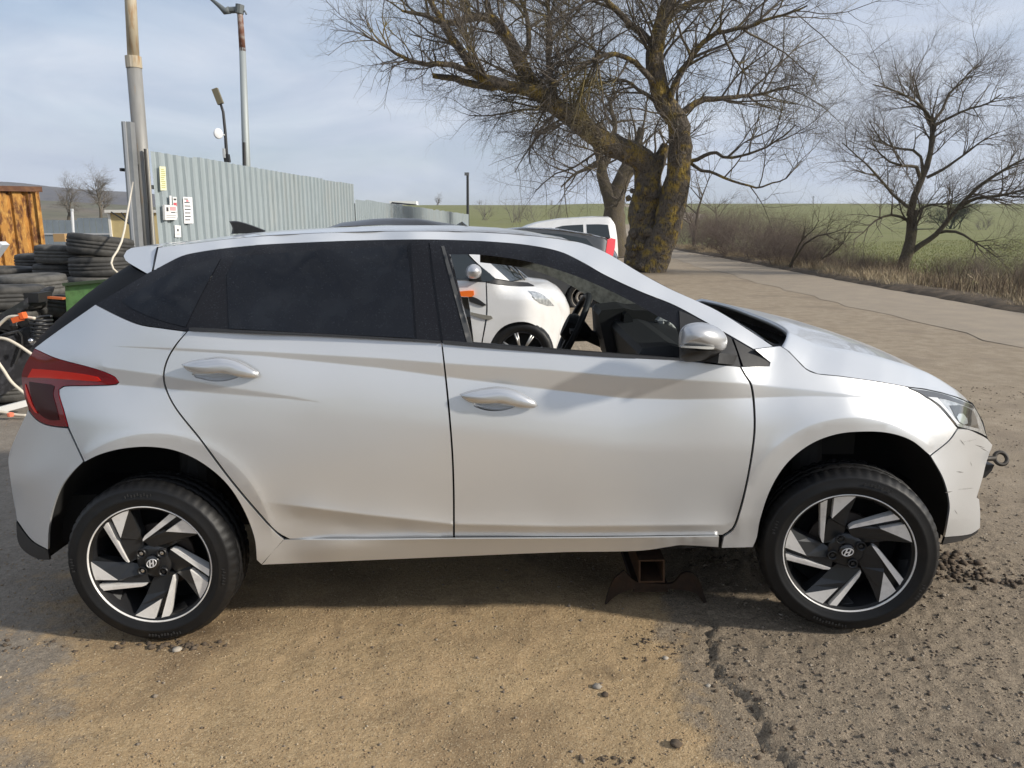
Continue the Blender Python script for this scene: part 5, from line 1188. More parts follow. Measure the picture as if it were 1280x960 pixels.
for k_, (p, q, r_) in enumerate([((139, 265), (152, 273), (172, 288)), ((152, 266), (160, 275), (168, 300))]):
    t_ = tag(MB().tube([S(*p, 19.8), S(*q, 19.7), S(*r_, 19.6)], .018, 5).build('slack_cable', PLASTIC), ['dark slack cable crossing the cream cabin at a shallow angle', 'dark slack cable hanging steeply beside the cream cabin'][k_], 'cable', 'slack cables on the cabin')

TY_M = {}
def tyre_obj(loc, R, wd, tilt=(0, 0), label='', group='tyres piled beside the rusty container', flat=True, m=None):
    key = (round(R, 2), round(wd, 2), m.name if m else '')
    if key not in TY_M:
        TY_M[key] = small_tyre_mesh(R, R * .64, wd, 60)
        if m: TY_M[key].materials.clear(); TY_M[key].materials.append(m)
    o = bpy.data.objects.new('tyre', TY_M[key]); COL.objects.link(o); o.location = loc
    o.rotation_euler = (math.pi / 2 + tilt[0], tilt[1], random.uniform(0, 6)) if flat else (tilt[0], tilt[1], tilt[0])
    return tag(o, label, 'tyre', group)
OLDRUB = mat('dusty_tyre', (.040, .039, .037), rough=.75, noise=(9, (.085, .08, .072), .45, .72), bump=(120, .25, .003))
OLDRUB2 = mat('faded_tyre', (.075, .072, .066), rough=.85, noise=(12, (.13, .125, .115), .42, .7), bump=(120, .25, .003))
ordn = ['top', 'second', 'third', 'fourth', 'fifth', 'sixth', 'seventh', 'lowest']
stacks = [('in the tall stack nearest the fence pole', 124, 290, 8.2, .325, .215, 7), ('in the stack left of the tall tyre stack', 81, 302, 8.5, .31, .20, 6), ('in the stack against the rusty container', 50, 313, 9.4, .30, .195, 6),
          ('in the wide stack in front of the container', 33, 338, 7.35, .325, .205, 5), ('in the stack at the foot of the container', 8, 329, 8.5, .31, .20, 5), ('in the stack at the photo edge', 2, 352, 6.55, .30, .20, 5),
          ('in the low stack left of the green crate', 58, 362, 7.25, .31, .20, 4), ('in the hidden low stack behind the car tail', 112, 372, 7.2, .31, .20, 3)]
for nm, px_, vt, Y_, R_, wd, n in stacks:
    c = S(px_, vt + 9, Y_); z = float(S(px_, vt + 4, Y_ + R_ * .2)[2])
    k = 0
    while z - wd > -.12 and k < n + 2:
        s = random.Random(int(px_ * 10 + k))
        dx, dy = s.uniform(-.045, .045), s.uniform(-.04, .04)
        tl_ = (s.uniform(-.03, .03), s.uniform(-.03, .03))
        if nm.startswith('in the tall') and k == 0: tl_ = (.13, .03); dx = 0
        pos = ordn[k] if k < 7 else 'lowest'
        tyre_obj((c[0] + dx, Y_ + dy, max(z - wd, .0)), R_ * s.uniform(.96, 1.04), wd, tl_, f'worn black tyre, {pos} ' + nm, m=OLDRUB2 if (k + int(px_)) % 3 == 0 else OLDRUB)
        z -= wd * .985; k += 1
tyre_obj(tuple(S(27, 470, 6.4) + np.array([0, 0, 0])), .30, .19, (.25, .0), 'dusty grey tyre standing upright beside the red tail lamp', flat=False, m=OLDRUB2)
tyre_obj(tuple(S(55, 398, 6.9)), .31, .2, (.25, -.1), 'loose black tyre lying tilted behind the coil spring', m=OLDRUB)
tyre_obj(tuple(S(20, 408, 6.75)), .30, .2, (-.15, .12), 'loose black tyre lying under the scrap bumper strip', m=OLDRUB)
tyre_obj(tuple(S(70, 430, 7.0)), .31, .2, (.05, .1), 'loose black tyre low behind the dark tailgate', m=OLDRUB)
tyre_obj(tuple(S(-6, 470, 6.6)), .31, .2, (.05, .1), 'loose black tyre lying on the ground at the photo edge', m=OLDRUB)
crate = thing('green_crate', tuple(S(104, 400, 6.6)), 'mottled green crate half hidden by the dark tailgate', 'crate')
GRNM = mat('worn_green_paint', (.13, .27, .09), rough=.7, noise=(14, (.09, .17, .06), .45, .65), noise2=(40, (.03, .05, .02), .66, .74))
gq = S(np.array([81, 135, 135, 84]), np.array([357, 352, 400, 400]), np.full(4, 6.6)); MB().prism(gq, (0, .45, .0)).build('side', GRNM, crate)
MB().bar(gq[0] + np.array([0, -.01, .01]), gq[1] + np.array([0, -.01, .01]), .05, .025).build('lid_edge', mat('crate_edge', (.045, .07, .035), rough=.7), crate)
bs = thing('scrap_bumper', tuple(S(28, 385, 6.3)), 'torn black plastic bumper strip lying on the tyres', 'scrap')
q = spl([(-6, 396, 1), (20, 381), (38, 370), (52, 363.5), (59, 364, 1), (55, 374), (40, 381), (18, 394), (-6, 408, 1)], 5); p3 = S(q[:, 0], q[:, 1], 6.3 + .01 * (q[:, 0] - 25)); MB().prism(p3, (0, .12, .03)).build('strip', mat('scuffed_black', (.02, .021, .025), rough=.35, noise=(16, (.05, .052, .06), .5, .72)), bs)
MB().box(S(48, 371, 6.5), (.12, .2, .08)).build('bracket', PLASTIC, bs)
ors = tag(MB().bar(S(58, 371.5, 6.55), S(80, 373, 6.55), .05, .018).build('orange_strip', mat('dull_orange', (.48, .13, .04), rough=.6)), 'dull orange strip lying on a tyre beside the green crate', 'scrap')
sp_pts = []
for k in range(90):
    a = k / 90 * 2 * math.pi * 5; base = Vector(S(51, 397, 6.1)); sp_pts.append(base + Vector((math.cos(a) * .075, math.sin(a) * .075, -.02 + k / 90 * -.16 + .03)))
cs = thing('coil_spring', tuple(S(51, 412, 6.1)), 'black coil spring and strut lying behind the car tail', 'spring')
MB().tube(sp_pts, .011, 6).build('coil', mat('spring_black', (.02, .02, .021), rough=.4), cs, smooth=True)
MB().tube([S(50, 400, 6.12), S(42, 432, 6.05)], .03, 8).build('damper', mat('strut_grey', (.10, .10, .10), rough=.5, metal=.4), cs)
eng = thing('scrap_gearbox', tuple(S(20, 430, 6.25)), 'lumpy black mechanical scrap under the orange connector', 'scrap')
rr_ = random.Random(4)
for k in range(9):
    c = S(rr_.uniform(2, 42), rr_.uniform(404, 428), 6.25); mbq = MB()
    if k % 2: mbq.lathe([(.001, -.06), (.05, -.055), (.06, 0), (.045, .05), (.001, .055)], tuple(c), rr_.choice('xyz'), 12)
    else: mbq.box(c, (rr_.uniform(.06, .14), .1, rr_.uniform(.05, .1)), Matrix.Rotation(rr_.uniform(0, 3), 3, 'Y'))
    mbq.build('casing', mat('oily_metal', (.022, .021, .021), rough=.45, metal=.3, noise=(30, (.05, .048, .045), .5, .7)), eng)
MB().lathe([(.001, -.02), (.016, -.018), (.02, 0), (.016, .02), (.001, .022)], tuple(S(39, 426, 5.9)), 'y', 12).build('ball_joint', CHROME, eng, smooth=True)
pb = thing('black_tub', tuple(S(8, 470, 5.95)), 'torn black plastic tub leaning on the scrap heap', 'tub')
q = spl([(-8, 424, 1), (10, 418), (21, 415), (26, 420), (27, 430), (18, 455), (6, 478), (-8, 498, 1)], 5); MB().prism(S(q[:, 0], q[:, 1], 5.95 + .006 * q[:, 0]), (.05, .3, .05)).build('side', mat('scuffed_black', (0, 0, 0)), pb)
MB().tube([S(-8, 423, 5.93), S(10, 417, 5.97), S(22, 414, 6.04), S(27, 420, 6.06), S(27.5, 430, 6.06), S(18.5, 455, 6.02)], .012, 6).build('rolled_rim', PLASTIC, pb)
HOSE = mat('cream_hose', (.62, .56, .46), rough=.55)
def hose(pts, r, label): return tag(MB().tube([S(a, b, y) for a, b, y in pts], r, 8).build('hose', HOSE, None, True), label, 'hose', 'pale hoses on the scrap heap')
def sm(pts, y, n=24):
    q = spl(pts, 3, closed=False); return [(a, b, y) for a, b in q]
hose([(a, b, y) for (a, b, y) in [(166, 228, 9.1), (163, 245, 8.7), (160, 262, 8.3), (155.5, 288, 7.8), (152, 302, 7.7), (147, 313, 7.6), (141, 322, 7.55), (139, 329, 7.5), (141.5, 336, 7.5), (147, 341, 7.5)]], .010, 'pale hose hanging from the channel post over the tall tyre stack')
hose(sm([(-6, 412), (2, 403), (12, 396), (28, 396), (44, 398)], 5.85), .012, 'pale hose looping into the orange connector')
hose(sm([(-6, 422), (8, 424), (22, 431), (34, 439), (44, 446)], 5.75), .012, 'pale hose crossing in front of the black tub')
hose(sm([(-6, 448), (4, 462), (14, 477), (26, 488), (36, 496)], 5.75), .012, 'pale hose curving down past the upright grey tyre')
hose(sm([(-6, 514), (8, 516), (20, 518.5), (34, 519.5)], 5.9), .012, 'pale hose lying flat on the ground with an orange clip')
oc = thing('orange_connector', tuple(S(24, 398, 5.8)), 'bright orange plug connector on a pale hose', 'connector')
MB().box(S(22, 399, 5.82), (.065, .05, .04), Matrix.Rotation(-.3, 3, 'Y')).build('plug_body', mat('bright_orange', (.75, .13, .03), rough=.5), oc)
MB().box(S(29, 394.5, 5.82), (.03, .055, .048), Matrix.Rotation(-.3, 3, 'Y')).build('plug_cap', mat('bright_orange', (0, 0, 0)), oc)
tag(MB().lathe([(.001, -.02), (.022, -.016), (.025, .01), (.001, .02)], tuple(S(13, 518, 5.88)), 'z', 10).build('orange_clip', mat('coral_plastic', (.8, .22, .13), rough=.5)), 'small coral-orange clip on the hose lying on the ground', 'clip')
tag(MB().bar(S(-8, 514.5, 6.0), S(34, 503.5, 6.1), .035, .05).build('white_batten', mat('white_batten', (.74, .73, .70), rough=.6)), 'white batten lying on the ground beside the tail lamp', 'batten')
tag(MB().bar(S(-8, 322, 8.0), S(5, 304, 8.0), .12, .05).build('pale_metal_sheet', mat('pale_sheet', (.62, .65, .68), rough=.4)), 'pale bent metal piece standing at the container foot', 'scrap')
bx = MB().box(S(80, 297, 9.0), (.13, .2, .09)); tag(bx.build('cardboard_box', mat('cardboard', (.42, .27, .13), rough=.9)), 'small brown cardboard box on the stack left of the tall tyres', 'box')
# ================================================================== TREES
class Twigs:
    """branches collected by thickness and turned into tapered tubes"""
    def __init__(s, seed): s.r = np.random.default_rng(seed); s.lines = []
    def add(s, pts, rad): s.lines.append((np.array(pts, float), np.array(rad, float)))
    def grow(s, p, d, length, r0, level, spec):
        r = s.r; n = max(3, int(length / spec['seg'][level])); st = length / n
        pts = [np.array(p, float)]; d = np.array(d, float); d /= np.linalg.norm(d)
        wob = spec['wob'][level]; tro = spec['trop'][level]
        for i in range(n):
            d = d + r.normal(0, wob, 3) + np.array([0, 0, tro]) * (i / n + .3); d /= np.linalg.norm(d)
            pts.append(pts[-1] + d * st)
        pts = np.array(pts); rad = r0 * (1 - np.linspace(0, 1, n + 1) * spec['taper'])
        s.add(pts, rad)
        if level < spec['depth']: s.children(pts, rad, level + 1, spec, length)
    def children(s, pts, rad, level, spec, length, t0=.18, k=None):
        r = s.r; n = len(pts)
        cnt = k if k is not None else max(1, r.poisson(spec['kids'][level] * min(2.0, max(.3, length / spec['len'][level - 1]))))
        for _ in range(cnt):
            t = t0 + (1 - t0) * r.random() ** .8; i = min(n - 2, int(t * (n - 1))); f = t * (n - 1) - i
            p = pts[i] * (1 - f) + pts[i + 1] * f; d = pts[i + 1] - pts[i]; d /= np.linalg.norm(d) + 1e-9
            q = r.normal(0, 1, 3); q -= d * (q @ d); q /= np.linalg.norm(q) + 1e-9
            a = math.radians(r.uniform(*spec['ang'])); dd = d * math.cos(a) + q * math.sin(a)
            dd[2] += spec['up'][level]
            s.grow(p, dd, spec['len'][level] * r.uniform(.45, 1.25), min(rad[i] * .62, spec['rad'][level] * r.uniform(.75, 1.25)), level, spec)
    def build(s, name, m, parent, sides=(12, 6, 4, 3), limits=(.10, .03, .012), sel=None):
        V = []; Fq = []; k0 = 0
        for pts, rad in s.lines:
            if sel is not None and not sel(rad[0]): continue
            k = sides[0] if rad[0] > limits[0] else sides[1] if rad[0] > limits[1] else sides[2] if rad[0] > limits[2] else sides[3]
            n = len(pts); t = np.gradient(pts, axis=0); t /= np.linalg.norm(t, axis=1)[:, None] + 1e-9
            up = np.array([.21, .33, .92]) if abs(t[0, 2]) < .9 else np.array([1., .1, 0])
            x = np.cross(t, up); x /= np.linalg.norm(x, axis=1)[:, None] + 1e-9; y = np.cross(t, x)
            a = np.arange(k) * 2 * math.pi / k
            rr = rad[:, None] * np.ones(k)
            if rad[0] > limits[0]: rr = rr * (1 + .16 * (vnoise(np.arange(n)[:, None] * .9 + a * 0 + rad[0] * 99, a[None] * 1.9 + 0 * np.arange(n)[:, None], 3) - .5) * 2)
            R = pts[:, None] + (x[:, None] * np.cos(a)[None, :, None] + y[:, None] * np.sin(a)[None, :, None]) * rr[:, :, None]
            V.append(R.reshape(-1, 3)); i = np.arange(n - 1)[:, None]; j = np.arange(k)[None]
            Fq.append((np.stack([i * k + j, i * k + (j + 1) % k, (i + 1) * k + (j + 1) % k, (i + 1) * k + j], -1) + k0).reshape(-1, 4)); k0 += n * k
        if not V: return None
        return obj(name, np.concatenate(V), np.concatenate(Fq), m, parent)

BARK = mat('lichen_bark', (.135, .112, .088), rough=.95, noise=(2.6, (.32, .225, .05), .49, .62, 8), noise2=(9, (.045, .036, .028), .5, .64, 6, (3, 3, .8)), bump=(11, 1.0, .10))
TWIG = mat('grey_twig', (.115, .097, .080), rough=.9, noise=(.7, (.21, .165, .055), .52, .66))
TWIG2 = mat('brown_twig', (.135, .112, .092), rough=.9, noise=(1.0, (.10, .08, .05), .45, .65))
BARK2 = mat('grey_bark', (.10, .082, .060), rough=.95, noise=(4, (.115, .095, .05), .5, .7), bump=(16, .9, .04))

def limb(tw, pts, Y, r0, r1, dz=0, jit=.26):
    if tw.r is not None and getattr(tw, 'calm', 0): jit = .08
    """traced limb: pixels at depth Y (list or number), radius r0 -> r1"""
    n = len(pts); Ys = np.linspace(Y[0], Y[1], n) if isinstance(Y, tuple) else np.full(n, Y)
    q = spl([p[:2] for p in pts], 9, closed=False); Yq = np.interp(np.linspace(0, 1, len(q)), np.linspace(0, 1, n), Ys)
    P = S(q[:, 0], q[:, 1], Yq); P += np.cumsum(tw.r.normal(0, jit * .3, P.shape), 0) * .4
    rad = np.linspace(r0, r1, len(P)); tw.add(P, rad); return P, rad

# ---- the big leaning tree -----------------------------------------------
YT = 25.0
bt = thing('big_bare_tree', tuple(S(800, 338, YT)), 'huge bare twin-trunked tree with yellow lichen on its bark beyond the parked cars', 'tree')
T1 = Twigs(11)
spec = dict(seg=[.4, .32, .25, .2, .16], wob=[.10, .13, .15, .17, .2], trop=[.02, .02, .01, -.005, -.01], taper=.72, depth=4, kids=[0, 9, 8.3, 6.6, 4.6], len=[4, 2.6, 1.5, .95, .6], rad=[.1, .042, .021, .0145, .0108], ang=(28, 72), up=[0, .18, .10, .02, .0])
main = []; T1.calm = 1
main.append(limb(T1, [(801, 345), (803, 318), (805, 290), (806, 262), (811, 235), (811, 204)], YT, .53, .42))
main.append(limb(T1, [(812, 340), (822, 310), (834, 282), (840, 245), (845, 210), (846, 175), (842, 152), (828, 134), (818, 105), (813, 80), (817, 52), (823, 28), (834, -6), (842, -50)], (YT - .3, YT - 1.5), .48, .14))
limb(T1, [(808, 246), (813, 222), (824, 200), (832, 180)], YT - .15, .42, .12)
L1 = limb(T1, [(812, 214), (803, 199), (786, 189), (756, 178), (722, 153), (691, 132), (664, 106), (648, 78), (630, 45), (612, 24), (594, 20), (575, 25), (552, 28), (528, 18), (500, 12)], (YT, YT - 3.5), .38, .03)
T1.calm = 0
L2 = limb(T1, [(676, 118), (655, 110), (630, 107), (605, 100), (582, 87), (567, 68), (553, 48), (541, 30), (528, 8), (512, -20)], (YT - 2.2, YT - 3.6), .20, .05)
L3 = limb(T1, [(592, 92), (575, 84), (555, 80), (530, 81), (502, 75), (480, 61), (462, 50), (450, 44)], (YT - 3, YT - 4.6), .10, .02)
L4 = limb(T1, [(640, 110), (612, 109), (590, 107), (566, 104), (541, 101)], (YT - 2.5, YT - 2.9), .13, .07)
L5 = limb(T1, [(835, 148), (838, 120), (846, 92), (866, 68), (893, 48), (920, 40), (945, 36), (985, 24), (1020, 10)], (YT - 1, YT - 2.8), .12, .022)
L6 = limb(T1, [(845, 150), (862, 135), (885, 124), (915, 123), (945, 122), (975, 115), (1005, 108)], (YT - .6, YT + .8), .12, .02)
L7 = limb(T1, [(846, 202), (862, 200), (890, 190), (920, 196), (950, 190), (975, 178), (990, 168)], (YT - .6, YT - 2), .07, .015)
L8 = limb(T1, [(852, 190), (870, 205), (900, 214), (930, 226), (960, 226), (985, 212), (1000, 190)], (YT - .6, YT - 2.6), .06, .012)
L9 = limb(T1, [(818, 60), (800, 40), (775, 22), (748, -4), (730, -40)], (YT - 1, YT - 2.4), .11, .05)
L10 = limb(T1, [(815, 100), (795, 82), (770, 74), (745, 78), (715, 92), (690, 108)], (YT - 1.6, YT - 3.6), .085, .025)
L11 = limb(T1, [(700, 140), (690, 105), (688, 70), (695, 30), (700, -20)], (YT - 1, YT - .3), .10, .05)
L12 = limb(T1, [(650, 82), (660, 50), (655, 15), (645, -30)], (YT - 2, YT - 1.5), .085, .04)
L13 = limb(T1, [(823, 28), (850, 8), (880, -12), (910, -40)], (YT - 1, YT), .10, .05)
L14 = limb(T1, [(760, 180), (745, 205), (733, 222)], (YT - .5, YT - 1.6), .06, .02)
L15 = limb(T1, [(826, 132), (800, 118), (772, 108), (740, 120)], (YT - 1.2, YT + 1), .07, .02)
for (P, r), k in ((L5, 18), (L6, 13), (L7, 9), (L8, 9), (L9, 14), (L10, 13), (L11, 16), (L12, 12), (L13, 10), (L14, 4), (L15, 10), (main[1], 26)):
    T1.children(P, r, 1, spec, 4, .28, k)
# long drooping sprays on the lower left and right
sp2 = dict(spec); sp2['trop'] = [-.02, -.05, -.05, -.03, -.02]; sp2['up'] = [0, -.1, -.05, 0, 0]
T1.children(L1[0][:int(len(L1[0]) * .46)], L1[1], 1, sp2, 4, .2, 22); T1.children(L10[0], L10[1], 1, sp2, 4, .1, 7); T1.children(L15[0], L15[1], 1, sp2, 4, .1, 6)
spu = dict(spec); spu['trop'] = [.03, .03, .02, .015, .01]; spu['up'] = [0, .5, .28, .10, 0]
_h = int(len(L1[0]) * .52); T1.children(L1[0][:_h], L1[1], 1, spec, 4, .3, 22); T1.children(L1[0][_h:], L1[1][_h:], 1, spu, 3.2, .05, 18)
T1.children(L2[0], L2[1], 1, spu, 4, .28, 20); T1.children(L4[0], L4[1], 2, spu, 4, .2, 8)
T1.children(L3[0], L3[1], 2, spu, 2.2, .15, 26)
T1.build('trunk', BARK, bt, sides=(18, 8, 5, 3), limits=(.12, .05, .02), sel=lambda r: r > .055)
T1.build('twig_crown', TWIG, bt, sides=(8, 5, 4, 3), limits=(.1, .03, .012), sel=lambda r: r <= .055)
# knots and bark boles low on the trunk
kb = MB(); rk = random.Random(8)
for k in range(26):
    c = S(rk.uniform(784, 838), rk.uniform(235, 335), YT - rk.uniform(.42, .68)); rr = rk.uniform(.07, .17)
    kb.lathe([(.001, -rr * .5), (rr * .7, -rr * .4), (rr, 0), (rr * .7, rr * .4), (.001, rr * .5)], tuple(c), 'y', 9, lambda i, j, q: q * (1 + .4 * (rk.random() - .5)))
o = kb.build('bark_boles', BARK, bt, smooth=True); o['kind'] = 'stuff'
print('TREE1 lines', len(T1.lines))

# ---- tree directly behind it ------------------------------------------
YB = 36.0
b2 = thing('forked_bare_tree', tuple(S(766, 315, YB)), 'smaller forked bare tree standing behind the huge lichen-covered one', 'tree')
T2 = Twigs(21)
spec2 = dict(seg=[.5, .4, .35, .3, .25], wob=[.10, .13, .15, .17, .2], trop=[.02, .03, .02, .0, 0], taper=.85, depth=3, kids=[0, 8, 5, 4, 3], len=[4, 2.8, 1.6, 1.0, .6], rad=[.1, .06, .03, .017, .01], ang=(28, 70), up=[0, .15, .08, .02, 0])
a = limb(T2, [(768, 318), (767, 290), (768, 262), (772, 240), (780, 215), (792, 190), (800, 160)], YB, .62, .15)
b = limb(T2, [(765, 260), (758, 238), (752, 215), (750, 195), (740, 170), (725, 150)], YB, .34, .10)
c = limb(T2, [(752, 212), (762, 190), (770, 160), (765, 120)], YB, .18, .06); d = limb(T2, [(774, 236), (800, 205), (825, 190), (850, 170)], YB, .2, .05)
e = limb(T2, [(752, 205), (735, 210), (715, 218), (700, 232)], YB, .10, .03)
for (P, r), k in ((a, 12), (b, 12), (c, 10), (d, 10), (e, 6)): T2.children(P, r, 1, spec2, 4, .3, k)
T2.build('trunk', BARK2, b2, sides=(12, 6, 4, 3), limits=(.12, .05, .02), sel=lambda r: r > .065); T2.build('twig_crown', TWIG2, b2, sides=(6, 4, 3, 3), sel=lambda r: r <= .065)

# ---- tree on the right verge ------------------------------------------
YR = 23.0
b3 = thing('roadside_tree', tuple(S(1122, 352, YR)), 'bare spreading tree leaning right on the grass verge beyond the road', 'tree')
T3 = Twigs(33); T3.calm = 1
spec3 = dict(seg=[.3, .26, .22, .18, .15], wob=[.09, .12, .14, .16, .18], trop=[.03, .035, .03, .02, .01], taper=.86, depth=4, kids=[0, 8, 8.5, 6.6, 4.2], len=[2.6, 1.28, .82, .56, .38], rad=[.06, .030, .017, .0115, .0085], ang=(26, 62), up=[0, .14, .12, .06, .03])
lm = []
lm.append(limb(T3, [(1121, 356), (1126, 338), (1132, 318), (1136, 300), (1137, 278), (1138, 262)], YR, .20, .13))
lm.append(limb(T3, [(1137, 270), (1142, 245), (1150, 226), (1157, 210), (1163, 190), (1165, 170), (1167, 152)], YR, .11, .055))
lm.append(limb(T3, [(1167, 154), (1158, 140), (1145, 127), (1128, 117), (1108, 110), (1092, 106)], (YR, YR - 1), .045, .016))
lm.append(limb(T3, [(1167, 152), (1178, 138), (1186, 118), (1200, 106), (1210, 92), (1222, 80)], (YR, YR + .8), .045, .016))
lm.append(limb(T3, [(1168, 158), (1190, 145), (1215, 135), (1238, 128), (1254, 118)], (YR, YR - .6), .045, .015))
lm.append(limb(T3, [(1165, 156), (1152, 128), (1146, 108), (1143, 92)], (YR, YR + .6), .05, .012))
lm.append(limb(T3, [(1134, 258), (1122, 248), (1108, 235), (1092, 218), (1070, 196), (1050, 180)], (YR, YR - 1.2), .05, .013))
lm.append(limb(T3, [(1150, 222), (1146, 208), (1128, 206), (1112, 200), (1100, 190), (1090, 176)], (YR, YR - .8), .06, .015))
lm.append(limb(T3, [(1153, 215), (1150, 196), (1140, 188), (1120, 185), (1100, 175), (1085, 150)], (YR, YR + .7), .05, .012))
lm.append(limb(T3, [(1158, 222), (1178, 212), (1200, 196), (1220, 180), (1245, 165)], (YR, YR - .6), .05, .012))
lm.append(limb(T3, [(1130, 322), (1150, 305), (1170, 292), (1188, 270), (1205, 250), (1222, 232), (1248, 214), (1275, 198), (1300, 185)], (YR, YR - 1.2), .09, .018))
lm.append(limb(T3, [(1195, 262), (1220, 248), (1250, 245), (1285, 236), (1310, 236)], (YR - .4, YR - 1.5), .06, .015))
lm.append(limb(T3, [(1170, 292), (1195, 290), (1215, 300), (1235, 312), (1248, 322)], (YR - .2, YR - 1.4), .05, .012))
lm.append(limb(T3, [(1136, 275), (1115, 268), (1095, 275), (1080, 290), (1068, 300)], (YR, YR - 1), .045, .012))
lm.append(limb(T3, [(1140, 285), (1150, 262), (1170, 256), (1186, 256)], (YR, YR - .5), .05, .02))
for i, (P, r) in enumerate(lm): T3.children(P, r, 1, spec3, 2.6, .25 if i > 1 else .55, 4 if i == 0 else 11)
T3.build('trunk', BARK2, b3, sides=(12, 7, 4, 3), limits=(.09, .04, .015), sel=lambda r: r > .042); T3.build('twig_crown', TWIG2, b3, sides=(6, 5, 4, 3), limits=(.1, .03, .010), sel=lambda r: r <= .042)
print('TREE3 lines', len(T3.lines))

# ---- generic bare tree / shrub ---------------------------------------
def bare_tree(px, v, Y, hgt, label, seed, m=TWIG2, name='bare_tree', group=None, kids=(0, 9, 6, 4), spread=.5, stems=1, thick=1.0, up=.2, z0=None, cat='tree', depth=3, trunk=.25):
    base = S(px, v, Y); base[2] = float(ground_z(base[0], base[1], False)) if z0 is None else z0
    t = thing(name, tuple(base), label, cat, group); T = Twigs(seed); h = hgt
    sp_ = dict(seg=[h / 9, h / 12, h / 16, h / 20], wob=[.08, .12, .15, .18], trop=[.03, .05, .04, .02], taper=.86, depth=depth, kids=kids, len=[h, h * .42, h * .22, h * .12], rad=[.03 * h, .011 * h * thick, .0055 * h * thick, .0032 * h * thick], ang=(25, 65), up=[0, up, up * .6, up * .3])
    for k in range(stems):
        dd = T.r.normal(0, spread if stems > 1 else .08, 3); dd[2] = 1
        off = np.array([T.r.normal(0, .12 * h), T.r.normal(0, .12 * h), 0]) if stems > 1 else 0
        n0 = len(T.lines); T.grow(base + off - np.array([0, 0, .1]), dd, h * T.r.uniform(.55, .95), .022 * h * thick / (stems ** .5), 0, sp_)
    if stems == 1:
        T.build('trunk', BARK2, t, sel=lambda r: r > .014 * h * thick); T.build('crown', m, t, sides=(5, 4, 3, 3), sel=lambda r: r <= .014 * h * thick)
    else:
        T.build('stems', m, t, sides=(5, 4, 3, 3))
    return t
HAZY = mat('far_twig_hazed', (.17, .15, .13), rough=.95)  # twig colour paled to put distance haze into it
SHRUB = mat('shrub_twig', (.145, .112, .095), rough=.95, noise=(.8, (.165, .13, .105), .45, .65))
# mid-distance trees behind the huge trunk
bare_tree(868, 300, 46, 6.4, 'round twiggy bare tree just right of the huge trunk', 51, kids=(0, 16, 8, 5), thick=1.0, up=.1)
bare_tree(895, 300, 60, 5.2, 'low twiggy bare tree behind the roadside thicket', 52, kids=(0, 14, 8, 5), up=.1)
lab = ['tangled leafless bush where the thicket meets the huge trunk', 'tangled leafless bush under the round twiggy tree', 'wide tangled leafless bush in the middle of the thicket', 'tall tangled bush left of the far pylon', 'tangled bush with long branches leaning right', 'low tangled bush at the road edge below the pylons', 'low leafless bush left of the verge tree', 'thin leafless bush beside the verge tree trunk', 'low leafless bush right of the verge tree', 'low leafless bush near the right photo edge']
PB = []
for i, (px_, v_, Y_, h_, st_) in enumerate([(852, 312, 50, 3.0, 9), (888, 318, 42, 2.5, 10), (925, 328, 36, 2.6, 12), (958, 333, 32, 2.3, 12), (990, 340, 28, 1.8, 12), (1022, 348, 26, 1.3, 10), (1065, 358, 24, .8, 9), (1100, 362, 23, .7, 7), (1200, 372, 20.5, .85, 8), (1255, 380, 18.5, .85, 8)]):
    if i < 2:
        PB.append(bare_tree(px_, v_, Y_, h_, lab[i], 60 + i, SHRUB, 'bare_bush', 'leafless bushes along the road', kids=(0, 15, 9, 6), spread=.75, stems=34, thick=1.9, up=.12, cat='bush')); PB[-1]['h'] = h_
    else:
        src = PB[i % 2]; c = copy_tree(src); b_ = S(px_, v_, Y_); b_[2] = float(ground_z(b_[0], b_[1], False)) - .05; c.location = b_
        k_ = h_ / src['h']; c.scale = (k_ * 1.25, k_ * 1.25, k_); c.rotation_euler = (0, 0, i * 1.9); c['label'] = lab[i]
# one slanting dead branch out of the thicket
db_ = Twigs(77); tdb = thing('slanting_branch', tuple(S(1010, 340, 26)), 'long bent bare stems slanting out of the thicket towards the verge tree', 'bush')
spb = dict(spec3); spb['depth'] = 3
for pts, r0 in (([(985, 340), (1000, 318), (1018, 300), (1040, 290), (1060, 282)], .05), ([(985, 335), (1000, 300), (1015, 285), (1025, 272)], .045), ([(1010, 345), (1030, 320), (1050, 308), (1062, 292)], .04)):
    P, r = limb(db_, pts, (26, 25), r0, .012); db_.children(P, r, 2, spb, 1.6, .2, 10)
db_.build('stems', BARK2, tdb)
# far trees over the left fence, far bushes by the fields
bare_tree(85, 282, 120, 6.5, 'hazy round tree in front of the far hill, left of the other', 81, HAZY, group=None, kids=(0, 30, 14, 7), thick=1.7, up=.1)
bare_tree(126, 282, 115, 6.6, 'hazy round tree in front of the far hill, right of the other', 82, HAZY, group=None, kids=(0, 30, 14, 7), thick=1.7, up=.1)
labf = ['hazy brown bush just right of the distant utility pole', 'hazy brown bush in the field, second from the utility pole', 'hazy brown bush in the field, third from the utility pole', 'hazy brown bush nearest the forked tree']
for i, (px_, Y_, h_) in enumerate([(606, 130, 3.6), (644, 120, 3.8), (666, 125, 3.0), (690, 115, 2.8)]):
    bare_tree(px_, 285, Y_, h_, labf[i], 90 + i, HAZY, 'field_bush', 'far bushes in the field', kids=(0, 12, 6, 4), spread=.5, stems=7, thick=1.6, cat='bush')
db2 = bare_tree(1190, 285, 80, 3.4, 'dark rounded evergreen bush standing alone in the green field', 99, mat('dark_evergreen', (.035, .045, .032), rough=.95), 'field_bush', None, kids=(0, 22, 12, 6), spread=.55, stems=9, thick=2.4, cat='bush')
